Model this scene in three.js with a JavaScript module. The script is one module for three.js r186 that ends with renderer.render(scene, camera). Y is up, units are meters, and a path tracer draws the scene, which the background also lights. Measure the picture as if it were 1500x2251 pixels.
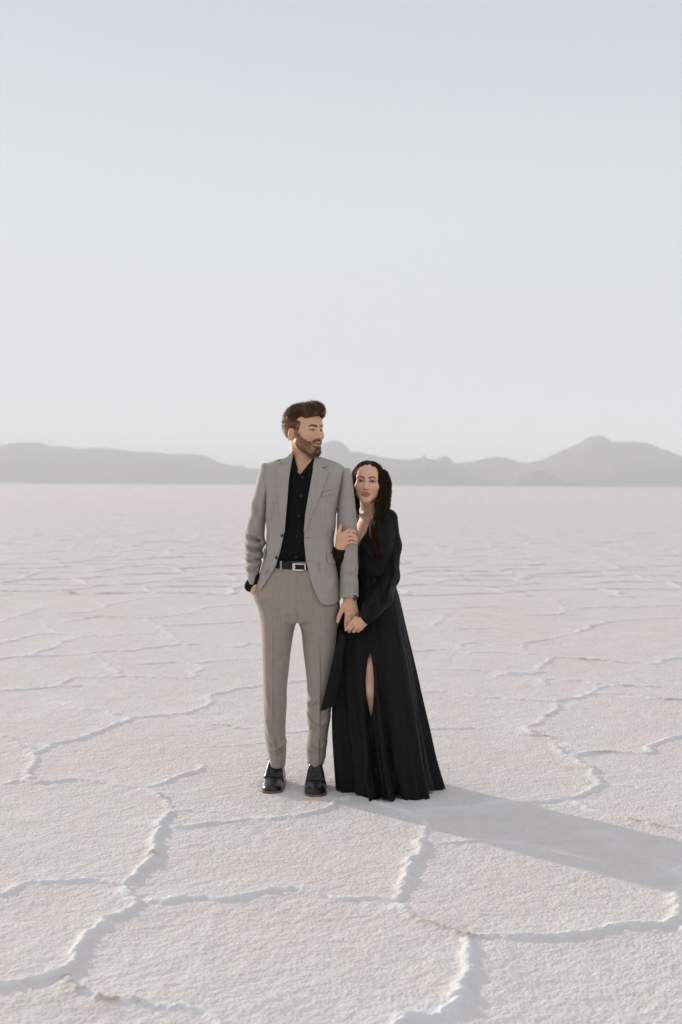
import * as THREE from 'three';
import { mergeGeometries } from 'three/addons/utils/BufferGeometryUtils.js';

// ---------------------------------------------------------------- camera, sky, sun, exposure
const W = 1500, H = 2251, FOCAL = 2900, HORIZON = 1065.5;          // the photograph's size and lens, in its pixels
const EYE_H = 1.473, DIST = 6.4;                                    // camera height; metres from the camera to the couple (z = 0)
const scene = new THREE.Scene();
const camera = new THREE.PerspectiveCamera(2 * Math.atan(H / 2 / FOCAL) * 180 / Math.PI, W / H, 0.1, 60000);
camera.position.set(0, EYE_H, DIST);
camera.rotation.order = 'YXZ';
camera.rotation.set(-Math.atan((H / 2 - HORIZON) / FOCAL), 0, 0.0059);
camera.focus = DIST; camera.userData.fStop = 3.2;
camera.updateMatrixWorld();

const SUN_DIR = new THREE.Vector3(-0.695, 0, -0.72).normalize().multiplyScalar(Math.cos(0.185)).add(new THREE.Vector3(0, Math.sin(0.185), 0));
const sun = new THREE.DirectionalLight(new THREE.Color().setRGB(1.0, 0.885, 0.75), 5.0);
sun.position.copy(SUN_DIR).multiplyScalar(30);
sun.castShadow = true; sun.shadow.radius = 2; sun.shadow.mapSize.set(2048, 2048);
Object.assign(sun.shadow.camera, { left: -6, right: 6, top: 6, bottom: -6, near: 1, far: 80 });
scene.add(sun, sun.target);

const renderer = new THREE.WebGLRenderer({ antialias: true });
renderer.toneMapping = THREE.LinearToneMapping;
renderer.toneMappingExposure = 1.15;
renderer.shadowMap.enabled = true;

const lerp = (a, b, t) => a + (b - a) * t, clamp = (x, a = 0, b = 1) => Math.min(b, Math.max(a, x));
const sstep = (a, b, x) => { const t = clamp((x - a) / (b - a)); return t * t * (3 - 2 * t); };
const mix3 = (a, b, t) => [lerp(a[0], b[0], t), lerp(a[1], b[1], t), lerp(a[2], b[2], t)];

{ // hazy evening sky: pale warm band at the horizon, pale grey blue above, a wide soft glow round the sun
  const w = 1024, h = 512, data = new Float32Array(w * h * 4), d = new THREE.Vector3();
  const stops = [[0, [1.735, 1.842, 1.948]], [0.03, [1.735, 1.867, 1.987]], [0.034, [1.431, 1.537, 1.629]], [0.04, [1.176, 1.259, 1.327]], [0.046, [1.033, 1.102, 1.158]], [0.055, [0.909, 0.968, 1.013]], [0.07, [0.805, 0.855, 0.890]], [0.085, [0.752, 0.798, 0.829]], [0.1, [0.719, 0.763, 0.792]], [0.13, [0.682, 0.727, 0.756]], [0.17, [0.657, 0.706, 0.736]], [0.2, [0.647, 0.698, 0.730]], [0.27, [0.590, 0.634, 0.684]], [0.34, [0.544, 0.583, 0.650]], [0.45, [0.565, 0.605, 0.673]], [0.7, [0.608, 0.648, 0.713]], [1, [0.622, 0.663, 0.728]]];
  for (let j = 0; j < h; j++) for (let i = 0; i < w; i++) {
    const la = ((j + 0.5) / h - 0.5) * Math.PI, lo = ((i + 0.5) / w - 0.5) * 2 * Math.PI;
    d.set(Math.cos(la) * Math.cos(lo), Math.sin(la), Math.cos(la) * Math.sin(lo));
    const e = clamp(d.y); let k = 0; while (k < stops.length - 2 && e > stops[k + 1][0]) k++;
    let c = mix3(stops[k][1], stops[k + 1][1], clamp((e - stops[k][0]) / (stops[k + 1][0] - stops[k][0])));
    const ang = Math.acos(clamp(d.dot(SUN_DIR), -1, 1)), g = 0.07 * Math.exp(-((ang / 0.8) ** 2)) + 1.6 * Math.exp(-((ang / 0.21) ** 2));
    const o = (j * w + i) * 4; data[o] = c[0] + g; data[o + 1] = c[1] + g * 0.92; data[o + 2] = c[2] + g * 0.8; data[o + 3] = 1;
  }
  const sky = new THREE.DataTexture(data, w, h, THREE.RGBAFormat, THREE.FloatType);
  sky.mapping = THREE.EquirectangularReflectionMapping; sky.magFilter = sky.minFilter = THREE.LinearFilter; sky.needsUpdate = true;
  scene.background = sky; scene.environment = sky;
}

// ---------------------------------------------------------------- measuring: a pixel of the photograph -> a point at a known depth, or on the ground
const _v = new THREE.Vector3();
function P(u, v, z = 0) {
  _v.set((u - W / 2) / FOCAL, -(v - H / 2) / FOCAL, -1).applyQuaternion(camera.quaternion);
  const t = (z - DIST) / _v.z; return [_v.x * t, EYE_H + _v.y * t, z];
}
function G(u, v) {
  _v.set((u - W / 2) / FOCAL, -(v - H / 2) / FOCAL, -1).applyQuaternion(camera.quaternion);
  const t = -EYE_H / _v.y; return [_v.x * t, DIST + _v.z * t];
}

// ---------------------------------------------------------------- noise and random numbers (seeded)
function rng(seed) { let s = seed >>> 0; return () => { s = (s + 0x6D2B79F5) >>> 0; let t = s; t = Math.imul(t ^ (t >>> 15), t | 1); t ^= t + Math.imul(t ^ (t >>> 7), t | 61); return ((t ^ (t >>> 14)) >>> 0) / 4294967296; }; }
const hash = (x, y, z) => { let h = Math.imul(x, 374761393) + Math.imul(y, 668265263) + Math.imul(z, 1274126177) | 0; h = Math.imul(h ^ (h >>> 13), 1274126177); return ((h ^ (h >>> 16)) >>> 0) / 4294967296; };
function noise(x, y, z = 0) {      // value noise, -1..1
  const xi = Math.floor(x), yi = Math.floor(y), zi = Math.floor(z); let fx = x - xi, fy = y - yi, fz = z - zi;
  fx = fx * fx * (3 - 2 * fx); fy = fy * fy * (3 - 2 * fy); fz = fz * fz * (3 - 2 * fz);
  const a = lerp(lerp(hash(xi, yi, zi), hash(xi + 1, yi, zi), fx), lerp(hash(xi, yi + 1, zi), hash(xi + 1, yi + 1, zi), fx), fy);
  const b = lerp(lerp(hash(xi, yi, zi + 1), hash(xi + 1, yi, zi + 1), fx), lerp(hash(xi, yi + 1, zi + 1), hash(xi + 1, yi + 1, zi + 1), fx), fy);
  return lerp(a, b, fz) * 2 - 1;
}
function noise2(x, y) {
  const xi = Math.floor(x), yi = Math.floor(y); let fx = x - xi, fy = y - yi;
  fx = fx * fx * (3 - 2 * fx); fy = fy * fy * (3 - 2 * fy);
  return lerp(lerp(hash(xi, yi, 7), hash(xi + 1, yi, 7), fx), lerp(hash(xi, yi + 1, 7), hash(xi + 1, yi + 1, 7), fx), fy) * 2 - 1;
}
const fbm2 = (x, y, n = 3) => { let s = 0, a = 1, t = 0; for (let i = 0; i < n; i++) { s += a * noise2(x, y); t += a; x = x * 2.03 + 17.1; y = y * 2.03 - 9.7; a *= 0.5; } return s / t; };
function tileNoise(n, cells, seed) {   // periodic n x n grid of value noise
  const out = new Float32Array(n * n);
  for (let j = 0; j < n; j++) for (let i = 0; i < n; i++) {
    const x = i / n * cells, y = j / n * cells, xi = Math.floor(x), yi = Math.floor(y); let fx = x - xi, fy = y - yi;
    fx = fx * fx * (3 - 2 * fx); fy = fy * fy * (3 - 2 * fy);
    const x1 = (xi + 1) % cells, y1 = (yi + 1) % cells;
    out[j * n + i] = lerp(lerp(hash(xi, yi, seed), hash(x1, yi, seed), fx), lerp(hash(xi, y1, seed), hash(x1, y1, seed), fx), fy);
  }
  return out;
}
function texture(n, fn, srgb = false, m = n) {
  const data = new Uint8Array(n * m * 4);
  for (let j = 0; j < m; j++) for (let i = 0; i < n; i++) { const c = fn(i, j), o = (j * n + i) * 4; for (let k = 0; k < 3; k++) data[o + k] = clamp(c[k]) * 255; data[o + 3] = 255; }
  const t = new THREE.DataTexture(data, n, m); t.wrapS = t.wrapT = THREE.RepeatWrapping; t.magFilter = THREE.LinearFilter; t.minFilter = THREE.LinearMipmapLinearFilter; t.generateMipmaps = true;
  if (srgb) t.colorSpace = THREE.SRGBColorSpace; t.needsUpdate = true; return t;
}
const shadowed = (o) => { o.castShadow = o.receiveShadow = true; return o; };
function mesh(name, geometry, material, parent) { const m = shadowed(new THREE.Mesh(geometry, material)); m.name = name; parent.add(m); return m; }

// ---------------------------------------------------------------- the salt flat: ridges of the crust, traced near the couple and scattered beyond
const RIDGES = [   // [height factor, points u, v, u, v ...] read off the photograph on the ground plane
  [1, 0,1725, 30,1717, 90,1719, 150,1716, 210,1721, 260,1731, 310,1736, 350,1752, 385,1778],
  [1.5, 385,1778, 370,1800, 357,1825, 355,1850, 345,1875, 327,1900, 300,1930, 278,1945],
  [1, -30,1972, 0,1965, 50,1945, 100,1939, 170,1935, 225,1940, 278,1945],
  [1.5, 278,1945, 295,1980, 260,2010, 225,2035, 185,2055, 160,2090, 145,2125, 100,2145, 50,2162, 0,2172, -40,2180],
  [1.2, 295,1980, 350,1990, 425,1982, 475,1985, 550,1972, 600,1962, 650,1960, 700,1970, 750,1976, 810,1980, 870,1987],
  [0.6, 385,1778, 415,1782, 450,1786, 515,1790], [0.9, 357,1825, 415,1820, 480,1811, 550,1802, 625,1800, 675,1795, 710,1780, 750,1765, 790,1758, 850,1775, 910,1795, 935,1845],
  [0.9, 310,1736, 350,1722, 400,1704, 436,1692, 442,1680], [1.1, 145,2130, 170,2180, 225,2202, 300,2197, 360,2210, 425,2222, 480,2245, 520,2280],
  [1.4, 935,1845, 920,1875, 905,1915, 890,1955, 872,1985], [0.9, 872,1985, 905,2015, 950,2030, 1000,2045, 1050,2058],
  [1.4, 1050,2058, 1125,2062, 1200,2060, 1275,2055, 1325,2045, 1375,2035, 1450,2030, 1475,2020, 1490,1980, 1500,1930, 1520,1900],
  [1.5, 1050,2058, 1050,2100, 1040,2150, 1020,2195, 1000,2225, 950,2232, 900,2247, 860,2290], [0.6, 935,1850, 990,1855, 1060,1852, 1130,1860],
  [1, 915,1792, 965,1782, 1050,1772, 1150,1765, 1250,1757, 1285,1740, 1315,1722], [0.5, 1315,1722, 1400,1730, 1460,1738], [0.8, 1250,1758, 1325,1790, 1400,1807, 1500,1830, 1560,1850], [1, 1475,2020, 1500,2045, 1540,2080],
  [1, -30,1524, 0,1520, 72,1515, 120,1509, 136,1500, 176,1491, 224,1489, 280,1489, 340,1491, 420,1491, 500,1497], [1, 120,1509, 150,1510, 172,1510],
  [1.1, 30,1722, 52,1710, 68,1688, 80,1660, 104,1644, 136,1634, 192,1620, 240,1604, 264,1592, 296,1580, 344,1576, 392,1572, 432,1564, 464,1548, 472,1532, 508,1518, 576,1510, 660,1500, 760,1496],
  [0.7, 136,1546, 180,1558, 240,1566, 285,1578], [0.7, 392,1574, 440,1588, 500,1598, 576,1608, 640,1612, 700,1600], [0.6, 400,1638, 440,1642, 500,1638, 580,1634, 640,1618], [0.8, -20,1615, 0,1620, 24,1628, 52,1640, 76,1656],
  [0.9, 1092,1486, 1148,1483, 1184,1478], [0.9, 1196,1508, 1200,1496, 1232,1493, 1268,1497, 1304,1502, 1320,1506], [1, 1320,1506, 1380,1510, 1440,1512, 1500,1516, 1560,1520], [1, 1320,1506, 1312,1524, 1260,1536, 1212,1544],
  [1, 1312,1524, 1380,1528, 1440,1539, 1500,1542, 1560,1548], [0.8, 880,1524, 940,1522, 980,1522, 1028,1530, 1100,1536, 1160,1540, 1212,1544], [1, 1212,1544, 1214,1560, 1204,1574, 1180,1588, 1164,1600, 1172,1616],
  [0.9, 900,1600, 940,1604, 1000,1602, 1060,1605, 1112,1612, 1176,1618, 1220,1626, 1260,1636, 1292,1646], [1, 1220,1636, 1240,1660, 1272,1672, 1296,1692, 1304,1712, 1316,1724],
  [1, 1260,1668, 1292,1660, 1332,1656, 1380,1658, 1420,1656, 1436,1640, 1460,1630, 1500,1620, 1550,1612],
  [1, -20,1455, 0,1450, 37,1446, 93,1444, 164,1441, 179,1441, 231,1434, 299,1430, 355,1424, 403,1418, 467,1422, 523,1424, 560,1416, 660,1420, 760,1412], [0.8, 179,1441, 224,1456, 250,1471, 261,1486],
  [1, 60,1446, 105,1428, 134,1415, 157,1405, 194,1400, 261,1398, 321,1395, 358,1388], [1, 358,1388, 360,1377, 411,1375, 485,1371, 560,1367, 660,1372], [0.8, 358,1388, 381,1402, 403,1418], [1, -20,1420, 0,1416, 37,1407, 75,1398, 127,1394, 194,1400], [0.8, 112,1370, 101,1376, 112,1388, 127,1394],
  [1, 112,1370, 168,1364, 209,1357, 261,1358, 317,1359, 336,1359, 411,1350, 448,1338, 504,1332, 560,1330, 640,1334], [1, -20,1372, 0,1366, 37,1355, 67,1346, 101,1325], [1, 67,1346, 142,1349, 187,1346, 224,1338, 243,1329, 284,1321, 317,1316, 373,1313, 429,1311, 485,1310, 541,1304],
  [0.8, 291,1461, 336,1459, 392,1456, 429,1459, 467,1454, 560,1449, 640,1446], [0.8, 433,1461, 440,1474, 422,1487], [1, -10,1312, 0,1310, 45,1303, 112,1297, 164,1291], [1, -10,1290, 0,1288, 90,1284, 119,1280, 142,1275, 194,1263], [0.8, 317,1359, 336,1372, 358,1380],
  [1, 299,1303, 310,1293, 355,1288, 411,1285, 485,1288, 556,1290], [1, 860,1436, 911,1433, 979,1429, 1043,1435, 1116,1436, 1193,1439], [1, 1001,1427, 1022,1416, 1056,1413, 1090,1417, 1141,1418, 1154,1414, 1188,1408, 1235,1399, 1295,1384, 1299,1378, 1342,1368, 1393,1363, 1500,1358, 1550,1356],
  [1, 1150,1416, 1147,1429], [1.1, 1180,1476, 1189,1465, 1210,1450, 1227,1447, 1270,1450, 1321,1453, 1393,1459, 1449,1460, 1457,1452, 1500,1447, 1550,1440], [1, 1090,1487, 1116,1483, 1180,1478], [0.9, 880,1466, 920,1470, 962,1472, 1031,1474, 1082,1477],
  [0.9, 945,1380, 967,1365, 984,1354, 1039,1355, 1116,1354, 1235,1353], [1, 860,1346, 894,1344, 967,1339, 1031,1336, 1095,1333], [1, 1235,1353, 1240,1344, 1308,1336, 1393,1335, 1500,1333, 1540,1332], [0.8, 870,1378, 945,1380, 1010,1384, 1100,1380], [0.7, 1020,1392, 1080,1390, 1140,1394],
  [1, 560,1290, 640,1296, 760,1300, 880,1296], [0.8, 980,1310, 1050,1308, 1200,1306, 1300,1304], [0.9, 1300,1304, 1400,1306, 1500,1302], [0.8, 1240,1344, 1225,1325, 1200,1306],
];
const TAN = [   // places on the crust that show brown mud or ochre crumbs: u, v, size in metres
  [358,1757,.05], [365,1778,.04], [330,1885,.045], [325,1893,.03], [262,1573,.05], [275,1571,.04], [8,1622,.08], [55,1645,.06], [150,2165,.08], [185,2180,.06], [300,2200,.07], [920,2022,.08], [960,2034,.09], [1010,2047,.08], [1046,2062,.05],
  [1190,1622,.07], [1215,1628,.07], [1328,1657,.08], [1275,1450,.2], [1300,1452,.2], [1480,1542,.14], [1500,1544,.1], [1380,1512,.1], [1260,1500,.08], [1400,1808,.08], [1450,1818,.1], [1480,1830,.08], [1285,1690,.06], [1195,1576,.06], [150,1306,.3], [200,1356,.3], [480,1598,.08], [540,1604,.07], [100,2200,.12], [220,2215,.1], [1260,1690,.08], [900,1836,.015], [980,1350,.3], [1240,1352,.2],
];
const bins = new Map(), BIN = 0.5;
{
  const put = (ax, az, bx, bz, k) => {
    for (let i = Math.floor((Math.min(ax, bx) - 0.4) / BIN); i <= Math.floor((Math.max(ax, bx) + 0.4) / BIN); i++)
      for (let j = Math.floor((Math.min(az, bz) - 0.4) / BIN); j <= Math.floor((Math.max(az, bz) + 0.4) / BIN); j++) {
        const key = i * 100003 + j; if (!bins.has(key)) bins.set(key, []); bins.get(key).push([ax, az, bx, bz, k]);
      }
  };
  for (const [k, ...q] of RIDGES) {
    const pts = []; for (let i = 0; i < q.length; i += 2) { const [x, z] = G(q[i], q[i + 1]); pts.push(new THREE.Vector3(x, 0, z)); }
    const n = pts.length * 5, c = new THREE.CatmullRomCurve3(pts, false, 'centripetal').getPoints(n);
    for (let i = 0; i < n; i++) { const t = i / n, end = Math.min(1, 0.45 + 8 * Math.min(t, 1 - t)); put(c[i].x, c[i].z, c[i + 1].x, c[i + 1].z, k * end); }
  }
}
const stains = TAN.map(([u, v, r]) => [...G(u, v), r]);
function cellEdge(x, z, s) {     // distance to the nearest border of a scattered polygon of about s metres
  x /= s; z /= s; const xi = Math.floor(x), zi = Math.floor(z); let f1 = 9, f2 = 9, ax = 0, az = 0, bx = 0, bz = 0;
  for (let j = -1; j <= 1; j++) for (let i = -1; i <= 1; i++) {
    const px = xi + i + 0.1 + 0.8 * hash(xi + i, zi + j, 3), pz = zi + j + 0.1 + 0.8 * hash(xi + i, zi + j, 5), d = (px - x) ** 2 + (pz - z) ** 2;
    if (d < f1) { f2 = f1; bx = ax; bz = az; f1 = d; ax = px; az = pz; } else if (d < f2) { f2 = d; bx = px; bz = pz; }
  }
  return (f2 - f1) / (2 * Math.hypot(bx - ax, bz - az) + 1e-6) * s;
}
const camX = 0, camZ = DIST;
function ground(x, z) {          // [height, nearness to a ridge 0..1, ochre 0..1]
  const dist = Math.hypot(x - camX, z - camZ);
  const inView = z < camZ - 1.5 && Math.abs(x - camX) < (camZ - z) * 0.272 + 0.05 && camZ - z < 17.5;
  const wx = x + 0.035 * noise2(x * 7, z * 7) + 0.012 * noise2(x * 23, z * 23), wz = z + 0.035 * noise2(x * 7 + 40, z * 7) + 0.012 * noise2(x * 23, z * 23 + 50);
  let d = 9, k = 1;
  if (inView) {
    const list = bins.get(Math.floor(wx / BIN) * 100003 + Math.floor(wz / BIN));
    if (list) for (const [ax, az, bx, bz, f] of list) {
      const ex = bx - ax, ez = bz - az, t = clamp(((wx - ax) * ex + (wz - az) * ez) / (ex * ex + ez * ez + 1e-9)), q = Math.hypot(wx - ax - ex * t, wz - az - ez * t);
      if (q < d) { d = q; k = f; }
    }
  } else { const s = 0.08 * noise2(x * 2.1, z * 2.1); d = cellEdge(x + s, z + 0.08 * noise2(x * 2.1 + 9, z * 2.1), 1.25); k = 0.75 + 0.7 * hash(Math.floor(x * 0.8), Math.floor(z * 0.8), 9); }
  const along = 0.95 + 0.3 * fbm2(x * 3.3, z * 3.3, 2);
  const w = (inView ? 0.0155 : 0.026) * (0.8 + 0.35 * k), r = Math.exp(-((d / w) ** 2)), wide = Math.exp(-((d / 0.13) ** 2));
  const crumb = noise2(x * 45, z * 45) * 0.5 + noise2(x * 90, z * 90) * 0.3;
  const far = sstep(110, 40, dist);
  let h = (inView ? 0.0096 : 0.016) * k * along * r * (1 + 0.6 * crumb * far) + 0.003 * k * wide;
  h += 0.0035 * fbm2(x * 0.9, z * 0.9, 2) + far * (0.0018 * noise2(x * 6, z * 6) + 0.0014 * noise2(x * 19, z * 19) + 0.0016 * noise2(x * 47, z * 47));
  let t = 0;
  for (const [sx, sz, sr] of stains) { const q = Math.hypot((x - sx) * 0.55, z - sz) / sr; if (q < 2) t = Math.max(t, sstep(0.8, 0.1, q + 0.55 * noise2(x * 30, z * 30) + 0.45 * noise2(x * 75, z * 75)) * (0.25 + 0.75 * sstep(0.1, 0.6, r))); }
  if (!inView || dist > 14) t = Math.max(t, r * sstep(0.55, 0.85, noise2(x * 0.7 + 31, z * 1.1)) * 0.7);
  if (t > 0) h += 0.006 * t * Math.abs(crumb);
  return [h, Math.max(r, 0.15 * wide), t];
}
const GROUND0 = ground(P(690, 1735)[0], 0)[0];
{
  const rad = [], ang = []; let r = 0.4; rad.push(0);
  while (r < 2.9) { rad.push(r); r *= 1.12; }
  while (r < 110) { rad.push(r); r *= 1 + (r < 9 ? 0.0021 : r < 25 ? 0.0018 : 0.0023); }
  while (r < 12300) { rad.push(r); r *= 1.06; }
  const half = 0.33; for (let a = -half; a <= half; a += r < 0 ? 1 : 0.0021) ang.push(a);
  let a = half; while (a < 2 * Math.PI - half - 0.06) { a += 0.12; ang.push(Math.min(a, 2 * Math.PI - half)); }
  const na = ang.length, nr = rad.length, pos = new Float32Array(na * nr * 3), col = new Float32Array(na * nr * 3), uv = new Float32Array(na * nr * 2), idx = [];
  const pale = [0.705, 0.66, 0.637], pink = [0.70, 0.622, 0.583], white = [0.755, 0.737, 0.732], tan = [0.42, 0.27, 0.155];
  for (let j = 0; j < nr; j++) for (let i = 0; i < na; i++) {
    const x = camX + Math.sin(ang[i]) * rad[j], z = camZ - Math.cos(ang[i]) * rad[j], o = j * na + i;
    const fine = rad[j] < 400, [h, rr, t] = fine ? ground(x, z) : [0, 0, 0];
    pos[o * 3] = x; pos[o * 3 + 1] = fine ? (h - GROUND0) * sstep(400, 200, rad[j]) : 0; pos[o * 3 + 2] = z;
    const m = 0.5 + 0.5 * fbm2(x * 1.1 + 5, z * 1.1, 3), m2 = 0.5 + 0.5 * fbm2(x * 7, z * 7, 2);
    let c = mix3(pale, pink, clamp(m * 1.1 - 0.05) * (fine ? 1 : 0.5)); c = mix3(c, white, clamp(rr * 0.9 + 0.35 * sstep(0.55, 0.85, m2)));
    c = mix3(c, tan, clamp(t * 0.6));
    col.set(c, o * 3); uv[o * 2] = x / 3; uv[o * 2 + 1] = z / 3;
  }
  for (let j = 0; j < nr - 1; j++) for (let i = 0; i < na; i++) { const a0 = j * na + i, a1 = j * na + (i + 1) % na, b0 = a0 + na, b1 = a1 + na; if (j) idx.push(a0, a1, b1); idx.push(a0, b1, b0); }
  const g = new THREE.BufferGeometry(); g.setAttribute('position', new THREE.BufferAttribute(pos, 3)); g.setAttribute('color', new THREE.BufferAttribute(col, 3)); g.setAttribute('uv', new THREE.BufferAttribute(uv, 2)); g.setIndex(idx); g.computeVertexNormals();
  const n = 1536, layers = [[60, .12, 11], [150, .18, 12], [300, .34, 13], [512, .38, 14]].map(([c, w, s]) => [tileNoise(n, c, s), w]);
  const grain = texture(n, (i, j) => { let s = 0; for (const [t, w] of layers) s += w * t[j * n + i]; const v = clamp(s * 1.3 - 0.16); return [v, v, v]; });
  const speck = tileNoise(512, 170, 21), blot = tileNoise(512, 37, 22);
  const tone = texture(512, (i, j) => { const s = speck[j * 512 + i], b = blot[j * 512 + i], v = 0.955 + 0.045 * s - 0.03 * b; return [v, v - 0.006 * b, v - 0.012 * b]; });
  const m = new THREE.MeshPhysicalMaterial({ vertexColors: true, roughness: 1, specularIntensity: 0.12, map: tone, bumpMap: grain, bumpScale: 0.0042 });
  const o = mesh('salt_flat_ground', g, m, scene);
  o.userData = { label: 'white salt flat ground with raised polygon crust ridges', category: 'ground', kind: 'structure' };
}

// ---------------------------------------------------------------- far ranges: real terrain kilometres away, seen through haze
function range(name, label, dist, depth, line, seed, rough, tint) {   // line: u, v of the skyline
  const pts = []; for (let i = 0; i < line.length; i += 2) { _v.set((line[i] - W / 2) / FOCAL, -(line[i + 1] - H / 2) / FOCAL, -1).applyQuaternion(camera.quaternion); const t = -dist / _v.z; pts.push([_v.x * t, Math.max(0, EYE_H + _v.y * t)]); }
  const nx = 420, nz = 44, pos = [], col = [], idx = [], x0 = pts[0][0], x1 = pts[pts.length - 1][0];
  const crest = (x) => { let k = 0; while (k < pts.length - 2 && x > pts[k + 1][0]) k++; const t = clamp((x - pts[k][0]) / (pts[k + 1][0] - pts[k][0])), s = t * t * (3 - 2 * t) * 0.5 + t * 0.5; return lerp(pts[k][1], pts[k + 1][1], s); };
  for (let j = 0; j <= nz; j++) for (let i = 0; i <= nx; i++) {
    const x = lerp(x0, x1, i / nx), q = j / nz, f = q < 0.62 ? q / 0.62 : (1 - q) / 0.38, z = DIST - dist + (0.62 - q) * depth;
    const gully = Math.abs(fbm2(x / (depth * 0.16) + seed, z / (depth * 0.3), 4)), c = crest(x + depth * 0.05 * fbm2(x / 900, z / 900 + seed, 2) * (1 - f));
    let h = c * Math.pow(f, 1.35) * (1 - rough * gully * 4 * f * (1 - f)) + c * 0.035 * fbm2(x / 150, seed, 3) * f; if (j === 0 || j === nz) h = -6;
    pos.push(x, h, z); const n = 0.5 + 0.5 * fbm2(x / 300 + seed, z / 300, 3); col.push(tint[0] * (0.8 + 0.4 * n), tint[1] * (0.8 + 0.38 * n), tint[2] * (0.8 + 0.36 * n));
  }
  for (let j = 0; j < nz; j++) for (let i = 0; i < nx; i++) { const a = j * (nx + 1) + i, b = a + nx + 1; idx.push(a, a + 1, b + 1, a, b + 1, b); }
  const g = new THREE.BufferGeometry(); g.setAttribute('position', new THREE.Float32BufferAttribute(pos, 3)); g.setAttribute('color', new THREE.Float32BufferAttribute(col, 3)); g.setIndex(idx); g.computeVertexNormals();
  const o = mesh(name, g, new THREE.MeshStandardMaterial({ vertexColors: true, roughness: 1, side: THREE.DoubleSide }), scene);
  o.userData = { label, category: 'mountain', kind: 'structure' };
}
const ROCK = [0.34, 0.31, 0.285];
range('mountain_range', 'pale long mountain range fading into haze on the left', 11600, 2300, [-500,1000, -300,985, -120,990, 0,977, 45,972, 95,973, 110,980, 140,980, 170,987, 220,984, 280,989, 340,993, 380,997, 420,996, 450,1001, 480,1014, 500,1021, 560,1036, 620,1052, 660,1063], 3, 0.35, ROCK);
range('mountain_range', 'low hazy foothills before the pale range behind the man', 10200, 1700, [-320,1060, -100,1056, 60,1046, 120,1032, 160,1026, 220,1024, 280,1019, 360,1012, 420,1017, 470,1023, 520,1022, 536,1023, 545,1029, 590,1028, 640,1030, 690,1018, 720,1040, 760,1063], 9, 0.4, ROCK);
range('mountain_range', 'hazy blue grey jagged range with a knob behind the woman', 9200, 1500, [560,1066, 610,1040, 660,1012, 700,985, 715,971, 728,966, 745,968, 758,976, 772,992, 790,992, 812,997, 828,999, 832,1004, 880,1010, 905,1010, 925,1005, 932,997, 940,1006, 962,1008, 968,1003, 984,1003, 1000,1017, 1040,1040, 1090,1058, 1120,1067], 14, 0.4, ROCK);
range('mountain_range', 'low rounded hazy hills between the knob and the peak', 10500, 1500, [930,1066, 970,1030, 1000,1018, 1040,1014, 1072,1006, 1098,1003, 1118,1006, 1140,1014, 1158,1018, 1190,1014, 1230,1040, 1280,1066], 21, 0.35, ROCK);
range('mountain_range', 'broad hazy mountain with a rounded peak on the right', 9600, 2200, [1040,1067, 1110,1035, 1160,1018, 1172,1012, 1190,1011, 1216,998, 1240,986, 1268,974, 1296,959, 1318,954, 1328,956, 1345,968, 1390,969, 1425,972, 1460,986, 1500,1002, 1560,1012, 1640,1006, 1760,1030, 1900,1066], 31, 0.4, ROCK);
range('mountain_range', 'small dark low hill at the foot of the rounded peak', 7600, 700, [1105,1068, 1128,1050, 1140,1042, 1160,1037, 1195,1035, 1210,1040, 1222,1050, 1250,1060, 1300,1068], 37, 0.3, ROCK);
{ let k = 0; for (const o of scene.children) if (o.name === 'mountain_range') o.name = k++ ? `mountain_range_${String(k - 1).padStart(3, '0')}` : o.name; }
scene.fog = new THREE.FogExp2(new THREE.Color().setRGB(0.96, 0.985, 1.0), 0.00019);

// ---------------------------------------------------------------- modelling kit: distance fields meshed with surface nets
const smin = (a, b, k) => { const h = Math.max(k - Math.abs(a - b), 0) / k; return Math.min(a, b) - h * h * k * 0.25; };
const smax = (a, b, k) => -smin(-a, -b, k);
function cone(ax, ay, az, ra, bx, by, bz, rb) {      // tapered capsule
  const ex = bx - ax, ey = by - ay, ez = bz - az, l2 = ex * ex + ey * ey + ez * ez + 1e-12;
  return (x, y, z) => { const dx = x - ax, dy = y - ay, dz = z - az, t = clamp((dx * ex + dy * ey + dz * ez) / l2), qx = dx - ex * t, qy = dy - ey * t, qz = dz - ez * t; return Math.sqrt(qx * qx + qy * qy + qz * qz) - (ra + (rb - ra) * t); };
}
const capsule = (a, ra, b, rb) => cone(a[0], a[1], a[2], ra, b[0], b[1], b[2], rb);
const ellipsoid = (cx, cy, cz, rx, ry, rz) => (x, y, z) => {
  const px = (x - cx) / rx, py = (y - cy) / ry, pz = (z - cz) / rz, k0 = Math.sqrt(px * px + py * py + pz * pz), qx = px / rx, qy = py / ry, qz = pz / rz, k1 = Math.sqrt(qx * qx + qy * qy + qz * qz);
  return k1 < 1e-9 ? -Math.min(rx, ry, rz) : k0 * (k0 - 1) / k1;
};
const union = (k, ...fs) => (x, y, z) => { let d = fs[0](x, y, z); for (let i = 1; i < fs.length; i++) d = smin(d, fs[i](x, y, z), k); return d; };
function chain(k, pts) {       // joints [u, v, z, radius] -> blended tapered bones
  const bones = []; for (let i = 0; i < pts.length - 1; i++) { const a = pts[i], b = pts[i + 1]; bones.push(capsule(P(a[0], a[1], a[2]), a[3], P(b[0], b[1], b[2]), b[3])); }
  return union(k, ...bones);
}
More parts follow.
